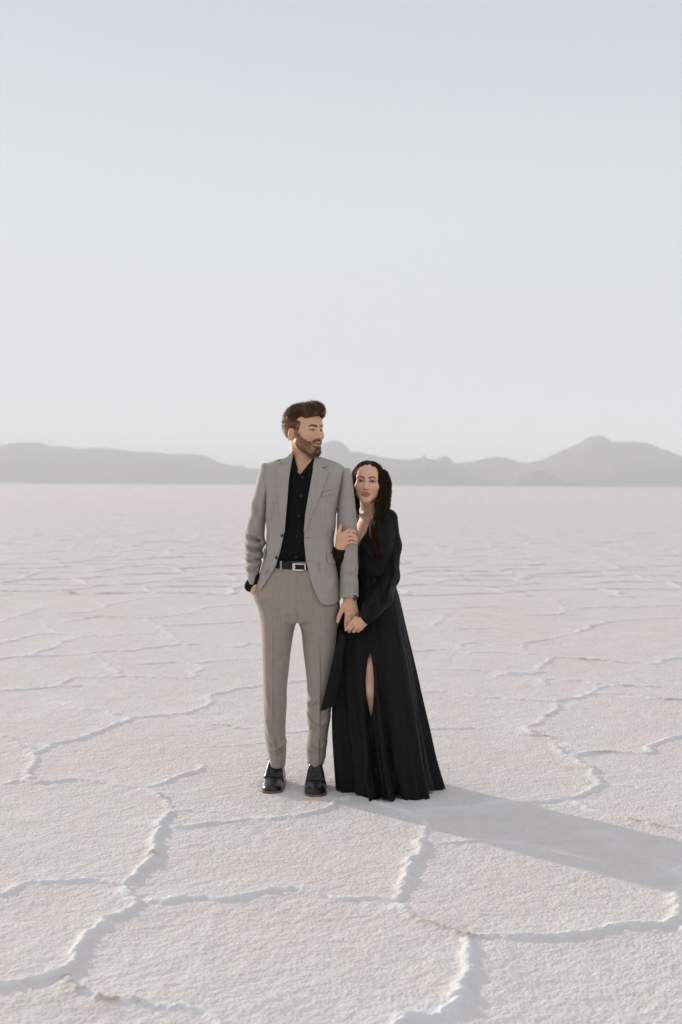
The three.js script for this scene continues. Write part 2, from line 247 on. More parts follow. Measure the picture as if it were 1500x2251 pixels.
function loft(rows, n = 2, cap = 0.02) {    // rows [v, left u, right u, middle z, half depth]: a body of elliptical sections whose outline is measured
  const q = rows.map(([v, l, r, zc, hd]) => { const a = P(l, v, zc), b = P(r, v, zc); return [(a[1] + b[1]) / 2, (a[0] + b[0]) / 2, zc, (b[0] - a[0]) / 2, hd]; }).sort((a, b) => a[0] - b[0]);
  const y0 = q[0][0], y1 = q[q.length - 1][0], N = 400, tab = [0, 1, 2, 3].map(() => new Float64Array(N + 1));
  for (let i = 0; i <= N; i++) {
    const y = lerp(y0, y1, i / N); let k = 0; while (k < q.length - 2 && y > q[k + 1][0]) k++;
    const a = q[Math.max(0, k - 1)], b = q[k], c = q[k + 1], d = q[Math.min(q.length - 1, k + 2)], h = c[0] - b[0], t = (y - b[0]) / h;
    for (let m = 0; m < 4; m++) {
      const mb = k > 0 ? (c[m + 1] - a[m + 1]) / (c[0] - a[0]) : (c[m + 1] - b[m + 1]) / h, mc = k < q.length - 2 ? (d[m + 1] - b[m + 1]) / (d[0] - b[0]) : (c[m + 1] - b[m + 1]) / h, t2 = t * t, t3 = t2 * t;
      tab[m][i] = (2 * t3 - 3 * t2 + 1) * b[m + 1] + (t3 - 2 * t2 + t) * h * mb + (-2 * t3 + 3 * t2) * c[m + 1] + (t3 - t2) * h * mc;
    }
  }
  const f = (x, y, z) => {
    const s = clamp((y - y0) / (y1 - y0)) * N, i = Math.min(N - 1, s | 0), t = s - i;
    const cx = lerp(tab[0][i], tab[0][i + 1], t), cz = lerp(tab[1][i], tab[1][i + 1], t), a = lerp(tab[2][i], tab[2][i + 1], t), b = lerp(tab[3][i], tab[3][i + 1], t);
    const px = Math.abs(x - cx) / a, pz = Math.abs(z - cz) / b; let d;
    if (n === 2) { const k0 = Math.sqrt(px * px + pz * pz), k1 = Math.sqrt((px / a) ** 2 + (pz / b) ** 2); d = k1 < 1e-6 ? -Math.min(a, b) : k0 * (k0 - 1) / k1; }
    else { const k0 = Math.pow(Math.pow(px, n) + Math.pow(pz, n), 1 / n); if (k0 < 1e-4) d = -Math.min(a, b); else { const gx = Math.pow(px / k0, n - 1) / a, gz = Math.pow(pz / k0, n - 1) / b; d = (k0 - 1) / Math.sqrt(gx * gx + gz * gz); } }
    return smax(d, Math.max(y - y1, y0 - y), cap);
  };
  f.at = (y) => { const s = clamp((y - y0) / (y1 - y0)) * N, i = Math.min(N - 1, s | 0), t = s - i; return tab.map((a) => lerp(a[i], a[i + 1], t)); };
  return f;
}
function polygon(px, z = 0.1) {     // outline in u, v pairs at depth z -> flat signed distance in x, y
  const p = []; for (let i = 0; i < px.length; i += 2) { const a = P(px[i], px[i + 1], z); p.push([a[0], a[1]]); }
  const n = p.length;
  return (x, y) => {
    let d = 1e9, s = 1;
    for (let i = 0, j = n - 1; i < n; j = i++) {
      const ex = p[j][0] - p[i][0], ey = p[j][1] - p[i][1], wx = x - p[i][0], wy = y - p[i][1], t = clamp((wx * ex + wy * ey) / (ex * ex + ey * ey)), bx = wx - ex * t, by = wy - ey * t;
      d = Math.min(d, bx * bx + by * by);
      const c1 = y >= p[i][1], c2 = y < p[j][1], c3 = ex * wy > ey * wx; if ((c1 && c2 && c3) || (!c1 && !c2 && !c3)) s = -s;
    }
    return s * Math.sqrt(d);
  };
}
function folds(list, z = 0.1) {      // [u1, v1, u2, v2, width, height]: soft ridges (or grooves) of cloth, in metres
  const q = list.map(([u1, v1, u2, v2, w, h]) => { const a = P(u1, v1, z), b = P(u2, v2, z); return [a[0], a[1], b[0] - a[0], b[1] - a[1], (b[0] - a[0]) ** 2 + (b[1] - a[1]) ** 2, w, h]; });
  return (x, y) => { let s = 0; for (const [ax, ay, ex, ey, l2, w, h] of q) { const wx = x - ax, wy = y - ay, t = (wx * ex + wy * ey) / l2; if (t < -0.25 || t > 1.25) continue; const c = clamp(t), d2 = (wx - ex * c) ** 2 + (wy - ey * c) ** 2, e = d2 / (w * w); if (e < 5) s += h * Math.exp(-e) * Math.min(1, 0.35 + 2.6 * Math.min(c, 1 - c)); } return s; };
}
function grad(f, x, y, z, e = 0.002) { const gx = f(x + e, y, z) - f(x - e, y, z), gy = f(x, y + e, z) - f(x, y - e, z), gz = f(x, y, z + e) - f(x, y, z - e), l = Math.hypot(gx, gy, gz) || 1; return [gx / l, gy / l, gz / l]; }

function solid(f, lo, hi, cell, color = null, uvScale = 4) {
  const n = [0, 1, 2].map((k) => Math.ceil((hi[k] - lo[k]) / cell) + 2), [nx, ny, nz] = n, val = new Float32Array(nx * ny * nz), B = 8, reach = cell * B * 0.87 * 1.5;
  for (let bz = 0; bz < nz; bz += B) for (let by = 0; by < ny; by += B) for (let bx = 0; bx < nx; bx += B) {
    const c = f(lo[0] + (bx + 3.5) * cell, lo[1] + (by + 3.5) * cell, lo[2] + (bz + 3.5) * cell), far = Math.abs(c) > reach;
    for (let k = bz; k < Math.min(nz, bz + B); k++) for (let j = by; j < Math.min(ny, by + B); j++) { let o = (k * ny + j) * nx + bx; for (let i = bx; i < Math.min(nx, bx + B); i++, o++) val[o] = far ? c : f(lo[0] + i * cell, lo[1] + j * cell, lo[2] + k * cell); }
  }
  const vid = new Int32Array(nx * ny * nz).fill(-1), pos = [], idx = [], E = [[0, 1], [0, 2], [0, 4], [1, 3], [1, 5], [2, 3], [2, 6], [3, 7], [4, 5], [4, 6], [5, 7], [6, 7]], off = [0, 1, nx, nx + 1, nx * ny, nx * ny + 1, nx * ny + nx, nx * ny + nx + 1], w = new Float64Array(8);
  for (let k = 0; k < nz - 1; k++) for (let j = 0; j < ny - 1; j++) for (let i = 0; i < nx - 1; i++) {
    const o = (k * ny + j) * nx + i; let m = 0; for (let c = 0; c < 8; c++) { w[c] = val[o + off[c]]; if (w[c] < 0) m |= 1 << c; }
    if (m === 0 || m === 255) continue;
    let sx = 0, sy = 0, sz = 0, cnt = 0;
    for (const [a, b] of E) { if (((m >> a) & 1) === ((m >> b) & 1)) continue; const t = w[a] / (w[a] - w[b]); sx += lerp(a & 1, b & 1, t); sy += lerp((a >> 1) & 1, (b >> 1) & 1, t); sz += lerp((a >> 2) & 1, (b >> 2) & 1, t); cnt++; }
    vid[o] = pos.length / 3; pos.push(lo[0] + (i + sx / cnt) * cell, lo[1] + (j + sy / cnt) * cell, lo[2] + (k + sz / cnt) * cell);
  }
  const quad = (a, b, c, d, flip) => { if (a < 0 || b < 0 || c < 0 || d < 0) return; flip ? idx.push(a, c, b, a, d, c) : idx.push(a, b, c, a, c, d); };
  for (let k = 1; k < nz - 1; k++) for (let j = 1; j < ny - 1; j++) for (let i = 1; i < nx - 1; i++) {
    const o = (k * ny + j) * nx + i, s = val[o] < 0;
    if (s !== val[o + 1] < 0) quad(vid[o], vid[o - nx], vid[o - nx - nx * ny], vid[o - nx * ny], s ? 1 : 0);
    if (s !== val[o + nx] < 0) quad(vid[o], vid[o - nx * ny], vid[o - 1 - nx * ny], vid[o - 1], s ? 1 : 0);
    if (s !== val[o + nx * ny] < 0) quad(vid[o], vid[o - 1], vid[o - 1 - nx], vid[o - nx], s ? 1 : 0);
  }
  const g = new THREE.BufferGeometry(); g.setAttribute('position', new THREE.Float32BufferAttribute(pos, 3)); g.setIndex(idx); g.computeVertexNormals();
  const N = pos.length / 3, uv = new Float32Array(N * 2); for (let i = 0; i < N; i++) { uv[i * 2] = (pos[i * 3] + 0.3 * pos[i * 3 + 2]) * uvScale; uv[i * 2 + 1] = pos[i * 3 + 1] * uvScale; }
  g.setAttribute('uv', new THREE.BufferAttribute(uv, 2));
  if (color) { const c = new Float32Array(N * 3); for (let i = 0; i < N; i++) c.set(color(pos[i * 3], pos[i * 3 + 1], pos[i * 3 + 2]), i * 3); g.setAttribute('color', new THREE.BufferAttribute(c, 3)); }
  return g;
}
const box = (u1, v1, u2, v2, z1, z2, pad = 0.03) => { const a = P(u1, v2, 0), b = P(u2, v1, 0); return [[a[0] - pad, a[1] - pad, z1], [b[0] + pad, b[1] + pad, z2]]; };   // lo, hi of a meshing grid
const patch = (poly, f, off, t) => (x, y, z) => { const d = Math.abs(f(x, y, z) - off) - t; return smax(smax(poly(x, y), d, 0.003), -z, 0.004); };   // a flap of cloth lying on a body's front

function strands(list) {     // [{pts: [[x, y, z]...], r, tip, color}] -> one geometry of thin tapered three-sided hairs
  let nv = 0, ni = 0; for (const s of list) { nv += s.pts.length * 3; ni += (s.pts.length - 1) * 18; }
  const pos = new Float32Array(nv * 3), nor = new Float32Array(nv * 3), col = new Float32Array(nv * 3), idx = new Uint32Array(ni); let v = 0, t = 0;
  const d = new THREE.Vector3(), a = new THREE.Vector3(), b = new THREE.Vector3();
  for (const s of list) {
    const L = s.pts.length, v0 = v;
    for (let i = 0; i < L; i++) {
      const p = s.pts[i], q = s.pts[Math.min(L - 1, i + 1)], o = s.pts[Math.max(0, i - 1)]; d.set(q[0] - o[0], q[1] - o[1], q[2] - o[2]).normalize();
      a.set(d.y, -d.x, 0.3).cross(d).normalize(); b.crossVectors(d, a);
      const r = lerp(s.r, s.tip, (i / (L - 1)) ** 1.5);
      for (let k = 0; k < 3; k++, v++) { const c = Math.cos(k * 2.0944), e = Math.sin(k * 2.0944); for (let m = 0; m < 3; m++) { const nn = a.getComponent(m) * c + b.getComponent(m) * e; nor[v * 3 + m] = nn; pos[v * 3 + m] = p[m] + nn * r; col[v * 3 + m] = s.color[m]; } }
    }
    for (let i = 0; i < L - 1; i++) for (let k = 0; k < 3; k++) { const p = v0 + i * 3 + k, q = v0 + i * 3 + (k + 1) % 3; idx[t++] = p; idx[t++] = q + 3; idx[t++] = p + 3; idx[t++] = p; idx[t++] = q; idx[t++] = q + 3; }
  }
  const g = new THREE.BufferGeometry(); g.setAttribute('position', new THREE.BufferAttribute(pos, 3)); g.setAttribute('normal', new THREE.BufferAttribute(nor, 3)); g.setAttribute('color', new THREE.BufferAttribute(col, 3)); g.setIndex(new THREE.BufferAttribute(idx, 1)); return g;
}
function tube(pts, r, color, sides = 6, closed = false) { const c = new THREE.CatmullRomCurve3(pts.map((p) => new THREE.Vector3(...p)), closed); return new THREE.TubeGeometry(c, pts.length * 4, r, sides, closed); }
const colored = (g, f) => { const p = g.attributes.position, c = new Float32Array(p.count * 3); for (let i = 0; i < p.count; i++) c.set(f(p.getX(i), p.getY(i), p.getZ(i)), i * 3); g.setAttribute('color', new THREE.BufferAttribute(c, 3)); return g; };

// ---------------------------------------------------------------- heads: local axes x to the subject's left, y up, z forward; the origin lies at eye height inside the skull
function makeHead(o, yaw, pitch, roll, man) {
  const s = man ? 1 : 0.925, e = new THREE.Matrix4().makeRotationFromEuler(new THREE.Euler(pitch, yaw, roll, 'YXZ')).elements;
  const R = [e[0], e[4], e[8], e[1], e[5], e[9], e[2], e[6], e[10]];
  const toLocal = (x, y, z) => { x -= o[0]; y -= o[1]; z -= o[2]; return [(R[0] * x + R[3] * y + R[6] * z) / s, (R[1] * x + R[4] * y + R[7] * z) / s, (R[2] * x + R[5] * y + R[8] * z) / s]; };
  const toWorld = (x, y, z) => [o[0] + s * (R[0] * x + R[1] * y + R[2] * z), o[1] + s * (R[3] * x + R[4] * y + R[5] * z), o[2] + s * (R[6] * x + R[7] * y + R[8] * z)];
  const cr = man ? ellipsoid(0, 0.030, -0.014, 0.075, 0.086, 0.096) : ellipsoid(0, 0.024, -0.014, 0.073, 0.080, 0.093), fo = man ? ellipsoid(0, 0.044, 0.028, 0.061, 0.05, 0.057) : ellipsoid(0, 0.038, 0.028, 0.060, 0.05, 0.056), fa = man ? ellipsoid(0, -0.032, 0.030, 0.059, 0.072, 0.057) : ellipsoid(0, -0.027, 0.030, 0.062, 0.067, 0.057);
  const jaw = man ? cone(0.052, -0.064, 0.004, 0.014, 0.016, -0.104, 0.064, 0.016) : cone(0.047, -0.056, 0.008, 0.015, 0.012, -0.0945, 0.064, 0.0145);
  const chin = man ? ellipsoid(0, -0.103, 0.067, 0.023, 0.018, 0.018) : ellipsoid(0, -0.0935, 0.066, 0.021, 0.016, 0.016);
  const brow = cone(0.010, man ? 0.019 : 0.018, 0.079, 0.010, 0.042, 0.021, 0.064, 0.010), cheek = man ? ellipsoid(0.042, -0.026, 0.058, 0.024, 0.019, 0.020) : ellipsoid(0.038, -0.025, 0.056, 0.020, 0.017, 0.018);
  const nose = cone(0, 0.010, 0.084, 0.0075, 0, -0.033, man ? 0.101 : 0.098, man ? 0.0105 : 0.0088), tip = ellipsoid(0, -0.034, man ? 0.102 : 0.099, 0.0105, 0.009, 0.010), wing = ellipsoid(0.0115, -0.037, 0.090, 0.0075, 0.0065, 0.010);
  const upper = ellipsoid(0, -0.0605, 0.086, 0.023, 0.0065, 0.011), lower = ellipsoid(0, -0.0735, 0.084, 0.019, 0.0072, 0.012), eye = ellipsoid(0.031, 0, 0.0715, 0.0125, 0.0125, 0.0125), socket = ellipsoid(0.031, 0.003, 0.094, 0.021, 0.014, 0.017);
  const lid = ellipsoid(0.031, 0.0035, 0.0715, 0.0150, 0.0135, 0.0135), mouth = man ? ellipsoid(0, -0.067, 0.096, 0.024, 0.0016, 0.009) : ellipsoid(0, -0.0665, 0.096, 0.019, 0.0042, 0.012);
  const ear = ellipsoid(0.081, -0.021, -0.010, 0.010, 0.031, 0.021), earIn = ellipsoid(0.092, -0.017, -0.006, 0.010, 0.020, 0.012), temple = ellipsoid(0.082, 0.015, 0.05, 0.016, 0.03, 0.025);
  const local = (x, y, z) => {
    const ax = Math.abs(x); let d = smin(cr(x, y, z), fo(x, y, z), 0.03); d = smin(d, fa(x, y, z), 0.03);
    if (d > 0.06) return d;
    d = smin(d, jaw(ax, y, z), 0.026); d = smin(d, chin(x, y, z), 0.022); d = smin(d, brow(ax, y, z), 0.016); d = smin(d, cheek(ax, y, z), 0.026); d = smax(d, -temple(ax, y, z), 0.02);
    d = smax(d, -socket(ax, y, z), 0.014); d = smin(d, nose(x, y, z), 0.013); d = smin(d, tip(x, y, z), 0.006); d = smin(d, wing(ax, y, z), 0.006);
    d = smin(d, lid(ax, y, z), 0.006); d = smin(d, upper(x, y, z), 0.008); d = smin(d, lower(x, y, z), 0.008); d = smax(d, -mouth(x, y, z), 0.003);
    d = smin(d, smax(ear(ax, y + 0.0, z), -earIn(ax, y, z), 0.006), 0.006);
    return d;
  };
  const sdf = (x, y, z) => { const q = toLocal(x, y, z); return local(q[0], q[1], q[2]) * s; };
  return { sdf, local, toLocal, toWorld, s, o };
}
function faceColor(head, man, skin) {      // what skin, lips, brows, lashes and eyes are coloured
  const lips = man ? [0.34, 0.155, 0.12] : [0.50, 0.165, 0.125], dark = man ? [0.052, 0.028, 0.018] : [0.022, 0.013, 0.010];
  const seg = (x, y, ax, ay, bx, by) => { const ex = bx - ax, ey = by - ay, t = clamp(((x - ax) * ex + (y - ay) * ey) / (ex * ex + ey * ey)); return [Math.hypot(x - ax - ex * t, y - ay - ey * t), t]; };
  return (wx, wy, wz) => {
    const [x, y, z] = head.toLocal(wx, wy, wz), ax = Math.abs(x);
    let c = skin.slice(); const n = 0.03 * noise(wx * 60, wy * 60, wz * 60); c = c.map((v) => v * (1 + n));
    c = mix3(c, [skin[0] * 0.98, skin[1] * 0.78, skin[2] * 0.74], 0.5 * Math.exp(-(((ax - 0.043) / 0.02) ** 2) - ((y + 0.035) / 0.02) ** 2) * (z > 0.03 ? 1 : 0));
    if (ax > 0.075 && z < 0.015 && y < 0.012) c = mix3(c, [skin[0] * 1.0, skin[1] * 0.72, skin[2] * 0.65], 0.7);
    if (z > 0.04) {
      if (!man) c = mix3(c, [0.30, 0.145, 0.085], 0.75 * Math.exp(-(((ax - 0.033) / 0.017) ** 2) - ((y - 0.0085) / 0.0065) ** 2));
      const [b1, t1] = seg(ax, y, man ? 0.011 : 0.0135, man ? 0.0175 : 0.0185, 0.034, man ? 0.0225 : 0.0255), [b2] = seg(ax, y, 0.034, man ? 0.0225 : 0.0255, 0.047, man ? 0.0165 : 0.019);
      const bw = Math.min(b1 / (man ? 0.0050 : 0.0042), b2 / (man ? 0.0040 : 0.0032)); c = mix3(c, dark, (man ? 0.9 : 0.8) * sstep(1.35, 0.55, bw));
      const ex = (ax - 0.0315) / (man ? 0.0145 : 0.0165), up = (man ? 0.0036 : 0.0060) * (1 - ex * ex) - 0.0008, dn = (man ? -0.0028 : -0.0046) * (1 - ex * ex) - 0.001;
      if (Math.abs(ex) < 1 && y < up && y > dn) { const ir = Math.hypot(ax - 0.031 + (man ? (x > 0 ? -0.0015 : 0.0015) : 0), y - 0.0006); c = ir < 0.0025 ? [0.012, 0.01, 0.01] : ir < 0.0058 ? (man ? [0.075, 0.055, 0.035] : [0.095, 0.072, 0.04]) : (man ? [0.36, 0.30, 0.26] : [0.46, 0.40, 0.36]); }
      const lash = Math.abs(ex) < 1.22 ? Math.abs(y - Math.max(up, -0.001 - 0.002 * Math.max(0, Math.abs(ex) - 1))) : 1; c = mix3(c, dark, (man ? 0.9 : 0.97) * sstep(man ? 0.0030 : 0.0040, 0.0010, lash));
      if (Math.abs(ex) < 1.05) c = mix3(c, dark, (man ? 0.4 : 0.5) * sstep(0.0026, 0.0004, Math.abs(y - dn)));
      const lw = man ? 0.0195 : 0.0258, lx = x / lw, lt = -0.0665 + (man ? 0.0042 : 0.0130) * (1 - lx * lx) * (1 - 0.25 * Math.exp(-((x / 0.004) ** 2))), lb = -0.0665 - (man ? 0.0078 : 0.0158) * (1 - lx * lx);
      if (Math.abs(lx) < 1 && z > 0.06) c = mix3(c, lips, sstep(0.0012, -0.0012, Math.max(y - lt, lb - y)));
      if (!man && Math.abs(x) < 0.0185 && z > 0.07) { const m = y + 0.0666, hh = 0.0040 * (1 - (x / 0.0185) ** 2); if (m > -hh && m < hh) c = m > -hh * 0.1 ? [0.66, 0.60, 0.56] : [0.09, 0.022, 0.02]; }
      if (man && Math.abs(x) < 0.019 && z > 0.07) c = mix3(c, [0.07, 0.03, 0.025], sstep(0.0018, 0.0006, Math.abs(y + 0.067)));
      if (z > 0.078 && Math.hypot(ax - 0.0065, (y + 0.0425) * 1.2) < 0.0032) c = [0.10, 0.045, 0.03];
    }
    return c;
  };
}

// ---------------------------------------------------------------- materials of the clothes
const weaveN = 512, wv = tileNoise(weaveN, 128, 31), wv2 = tileNoise(weaveN, 64, 32);
const weave = texture(weaveN, (i, j) => {      // fine sharkskin: pale and dark yarns, long slubs along the warp, shorter ones across
  const warp = wv[((j >> 5) % weaveN) * weaveN + i], weft = wv2[j * weaveN + ((i >> 6) % weaveN)], tick = ((i >> 1) + (j >> 1)) & 1;
  const v = 0.9 + 0.12 * (warp - 0.5) + 0.05 * (weft - 0.5) + 0.05 * (tick - 0.5); return [v, v * 0.995, v * 0.99];
});
const suiting = new THREE.MeshPhysicalMaterial({ color: new THREE.Color().setRGB(0.405, 0.358, 0.322), roughness: 0.82, map: weave, bumpMap: weave, bumpScale: 0.0008, sheen: 0.35, sheenColor: new THREE.Color().setRGB(0.8, 0.75, 0.7), sheenRoughness: 0.6 });
const trouserCloth = new THREE.MeshPhysicalMaterial({ color: new THREE.Color().setRGB(0.36, 0.303, 0.258), roughness: 0.85, map: weave, bumpMap: weave, bumpScale: 0.0008, sheen: 0.3, sheenColor: new THREE.Color().setRGB(0.8, 0.72, 0.62), sheenRoughness: 0.6 });
const blackShirt = new THREE.MeshPhysicalMaterial({ color: new THREE.Color().setRGB(0.0045, 0.005, 0.0045), roughness: 0.8, specularIntensity: 0.3 });
const seamThread = new THREE.MeshStandardMaterial({ color: new THREE.Color().setRGB(0.11, 0.095, 0.085), roughness: 0.9 });
const horn = new THREE.MeshStandardMaterial({ color: new THREE.Color().setRGB(0.055, 0.035, 0.022), roughness: 0.35 });
const blackLeather = new THREE.MeshPhysicalMaterial({ color: new THREE.Color().setRGB(0.012, 0.011, 0.010), roughness: 0.3, specularIntensity: 0.8 });
const beltLeather = new THREE.MeshPhysicalMaterial({ color: new THREE.Color().setRGB(0.008, 0.008, 0.008), roughness: 0.5, specularIntensity: 0.5 });
const tanLeather = new THREE.MeshStandardMaterial({ color: new THREE.Color().setRGB(0.17, 0.088, 0.042), roughness: 0.6 });
const steel = new THREE.MeshStandardMaterial({ color: new THREE.Color().setRGB(0.72, 0.66, 0.60), roughness: 0.22, metalness: 1 });
const blackButton = new THREE.MeshStandardMaterial({ color: new THREE.Color().setRGB(0.03, 0.03, 0.03), roughness: 0.25 });
const skinMat = new THREE.MeshPhysicalMaterial({ vertexColors: true, roughness: 0.52, specularIntensity: 0.6, sheen: 0.15, sheenColor: new THREE.Color().setRGB(0.9, 0.6, 0.45), sheenRoughness: 0.5 });
const hairMat = new THREE.MeshPhysicalMaterial({ vertexColors: true, roughness: 0.42, specularIntensity: 0.4, specularColor: new THREE.Color().setRGB(1, 0.72, 0.5) });
const ladyHairMat = new THREE.MeshPhysicalMaterial({ vertexColors: true, roughness: 0.6, specularIntensity: 0.16, specularColor: new THREE.Color().setRGB(1, 0.65, 0.42) });
const MAN_SKIN = [0.69, 0.405, 0.262], WOMAN_SKIN = [0.73, 0.43, 0.285];
const flat = (c) => () => c;
const rand = rng(20240);

// ---------------------------------------------------------------- the man
const man = new THREE.Group(); man.name = 'person'; scene.add(man);
man.userData = { label: 'bearded man in grey suit and black shirt, one hand in trouser pocket', category: 'person' };
const manBase = P(650, 1735); man.position.set(manBase[0], 0, 0);
const onMan = (name, g, m, parent = man) => mesh(name, g.translate(-man.position.x, 0, 0), m, parent);

const head = makeHead(P(670, 946, 0.0), 0.83, 0.0, 0.0, true);
const neckTop = head.toWorld(0, -0.055, -0.026), neckBase = P(668, 1046, -0.02);
const neck = capsule(neckTop, 0.051, [neckBase[0], neckBase[1], neckBase[2]], 0.062), adam = ellipsoid(...head.toWorld(0.004, -0.155, 0.045).map((v, i) => v), 0.012, 0.016, 0.012);
const manNeck = (x, y, z) => smin(neck(x, y, z), adam(x, y, z), 0.02);

const torsoRows = [[1002, 645, 696, -0.025, 0.05], [1008, 620, 718, -0.02, 0.062], [1014, 598, 737, -0.015, 0.074], [1022, 582, 752, -0.01, 0.088], [1035, 577, 760, -0.005, 0.105], [1060, 577, 757, 0, 0.122], [1100, 583, 745, 0.003, 0.132], [1150, 587, 737, 0.003, 0.128], [1200, 585, 734, 0.005, 0.120], [1230, 580, 738, 0.007, 0.120], [1248, 575, 742, 0.007, 0.123], [1270, 569, 744, 0.008, 0.128], [1300, 560, 748, 0.006, 0.136], [1345, 556, 751, 0.004, 0.140]];
const torso = loft(torsoRows, 2.25, 0.01);
const jacketFolds = folds([[596, 1085, 588, 1150, .022, .006], [604, 1110, 596, 1160, .016, -.004], [590, 1200, 600, 1250, .014, .005], [600, 1215, 585, 1275, .012, -.004], [575, 1262, 596, 1240, .012, .006], [720, 1110, 735, 1170, .02, .004], [700, 1190, 738, 1215, .02, .003], [610, 1180, 640, 1200, .02, .003], [735, 1270, 720, 1310, .018, .004],
  [580, 1060, 583, 1130, .006, -.005], [756, 1040, 748, 1090, .006, -.005], [748, 1090, 743, 1150, .006, -.005]]);
const opening = polygon([646,985, 640,1015, 635,1051, 631,1107, 625,1172, 617,1208, 606,1246, 590,1272, 569,1304, 557,1276, 530,1276, 530,1380, 790,1380, 790,1328, 748,1324, 735,1330, 720,1332, 706,1327, 695,1307, 682,1271, 673,1233, 669,1195, 669,1172, 672,1132, 685,1056, 692,1015, 694,985], 0.12);
const backHem = P(650, 1326, -0.1)[1];
const jacketBody = (x, y, z) => torso(x, y, z) - (Math.abs(torso(x, y, z)) < 0.06 && z > -0.02 ? 2.2 * jacketFolds(x, y) : 0);
const jacketF = (x, y, z) => { let d = jacketBody(x, y, z); if (d > 0.08) return d; if (z > -0.06) d = smax(d, -smax(opening(x, y), -0.045 - z, 0.004), 0.004); return smax(d, backHem - y, 0.004); };
const SHIRT_LOW = P(650, 1240, 0.1)[1];
const shirtV = polygon([640,970, 643,992, 648,1010, 655,1038, 660,1043, 666,1038, 684,1014, 694,998, 696,970], 0.06);
const shirtF = (x, y, z) => { let d = smax(torso(x, y, z) + 0.016 + 0.016 * sstep(0.06, 0.0, y - SHIRT_LOW), neck(x, y, z) < -0.012 ? -neck(x, y, z) - 0.012 : -1, 0.004); if (z > -0.03) d = smax(d, -shirtV(x, y), 0.004); d -= 0.0022 * noise(x * 22, y * 13, z * 16); const px = P(665, 1100, 0.1)[0]; d -= 0.0018 * sstep(0.016, 0.013, Math.abs(x - px + (y - 1.4) * -0.07)); return d; };

const jacket = onMan('jacket', solid(jacketF, ...box(550, 985, 760, 1340, -0.16, 0.17), 0.0045), suiting);
jacket.userData.label = 'grey sharkskin suit jacket worn open';
// sleeves
const foldsR = folds([[541, 1168, 572, 1180, .010, .010], [572, 1180, 583, 1200, .010, .007], [545, 1180, 578, 1192, .008, -.009], [540, 1192, 570, 1200, .010, .009], [560, 1200, 582, 1192, .008, .006], [540, 1206, 575, 1210, .008, -.008], [541, 1214, 572, 1222, .010, .008], [538, 1226, 562, 1232, .007, .008], [542, 1236, 572, 1230, .008, -.009], [540, 1246, 568, 1240, .010, .008], [546, 1258, 566, 1250, .008, -.006], [552, 1100, 566, 1150, .016, .006], [575, 1090, 560, 1150, .014, -.005], [590, 1060, 570, 1120, .014, .005]], 0.03);
const sleeveR = loft([[1018, 577, 590, -0.005, 0.02], [1024, 573, 594, -0.005, 0.04], [1040, 569, 600, -0.006, 0.058], [1080, 559, 597, -0.012, 0.066], [1120, 551, 590, -0.02, 0.066], [1150, 543, 584, -0.026, 0.064], [1172, 539, 582, -0.028, 0.063], [1200, 538, 580, -0.024, 0.060], [1230, 539, 577, -0.012, 0.056], [1260, 542, 570, 0.002, 0.050], [1284, 546, 563, 0.01, 0.043]], 2, 0.006);
const foldsL = folds([[748, 1215, 784, 1232, .014, .004], [750, 1262, 786, 1248, .012, .005], [760, 1258, 787, 1270, .010, -.004], [752, 1180, 780, 1198, .014, .003], [770, 1060, 776, 1130, .014, -.003], [748, 1275, 784, 1285, .012, .003]], 0.08);
const sleeveL = loft([[1029, 754, 768, 0, 0.02], [1036, 751, 772, 0, 0.042], [1060, 748, 776, 0, 0.060], [1100, 744, 781, 0.004, 0.066], [1150, 741, 785, 0.01, 0.064], [1200, 743, 787, 0.02, 0.060], [1240, 748, 787, 0.03, 0.056], [1280, 748, 788, 0.042, 0.053], [1313, 746, 789, 0.05, 0.050]], 2.1, 0.006);
onMan('sleeve', solid((x, y, z) => { const d = sleeveR(x, y, z); return Math.abs(d) < 0.05 ? d - 2.3 * foldsR(x, y) * (z > -0.03 ? 1 : 0.6) : d; }, ...box(534, 1010, 604, 1296, -0.12, 0.08), 0.0042), suiting, jacket);
onMan('sleeve', solid((x, y, z) => { const d = sleeveL(x, y, z); return Math.abs(d) < 0.05 ? d - 1.8 * foldsL(x, y) * (z > 0 ? 1 : 0.4) : d; }, ...box(736, 1022, 794, 1318, -0.09, 0.14), 0.0042), suiting, jacket);
// lapels, collar, pockets, buttons
const onJacket = (x, y, z) => smin(torso(x, y, z), neck(x, y, z) - 0.014, 0.02);
const lapelL = polygon([645,992, 636,1051, 632,1107, 626,1172, 622,1168, 614,1132, 610,1081, 608,1027, 614,1024, 619,1022], 0.12), lapelR = polygon([693,1003, 684,1056, 671,1132, 668,1172, 674,1164, 695,1112, 708,1081, 723,1038, 716,1034, 711,1030], 0.12);
const collarL = polygon([646,990, 630,1003, 614,1013, 620,1019, 627,1022, 638,1024], 0.06), collarR = polygon([692,998, 706,1006, 718,1016, 719,1024, 711,1028, 688,1030], 0.06);
for (const [poly, off, b] of [[lapelL, 0.0075, [604, 985, 650, 1178]], [lapelR, 0.0075, [662, 985, 728, 1178]]]) onMan('lapel', solid(patch(poly, onJacket, off, 0.0035), ...box(...b, -0.02, 0.17), 0.003), suiting, jacket);
for (const [poly, b] of [[collarL, [608, 980, 652, 1030]], [collarR, [682, 985, 724, 1034]]]) onMan('collar', solid(patch(poly, onJacket, 0.009, 0.0045), ...box(...b, -0.06, 0.15), 0.003), suiting, jacket);
onMan('chest_pocket', solid(patch(polygon([708,1082, 733,1077, 735,1086, 708,1092], 0.12), jacketBody, 0.003, 0.0028), ...box(700, 1070, 740, 1098, 0.03, 0.16), 0.0025), suiting, jacket);
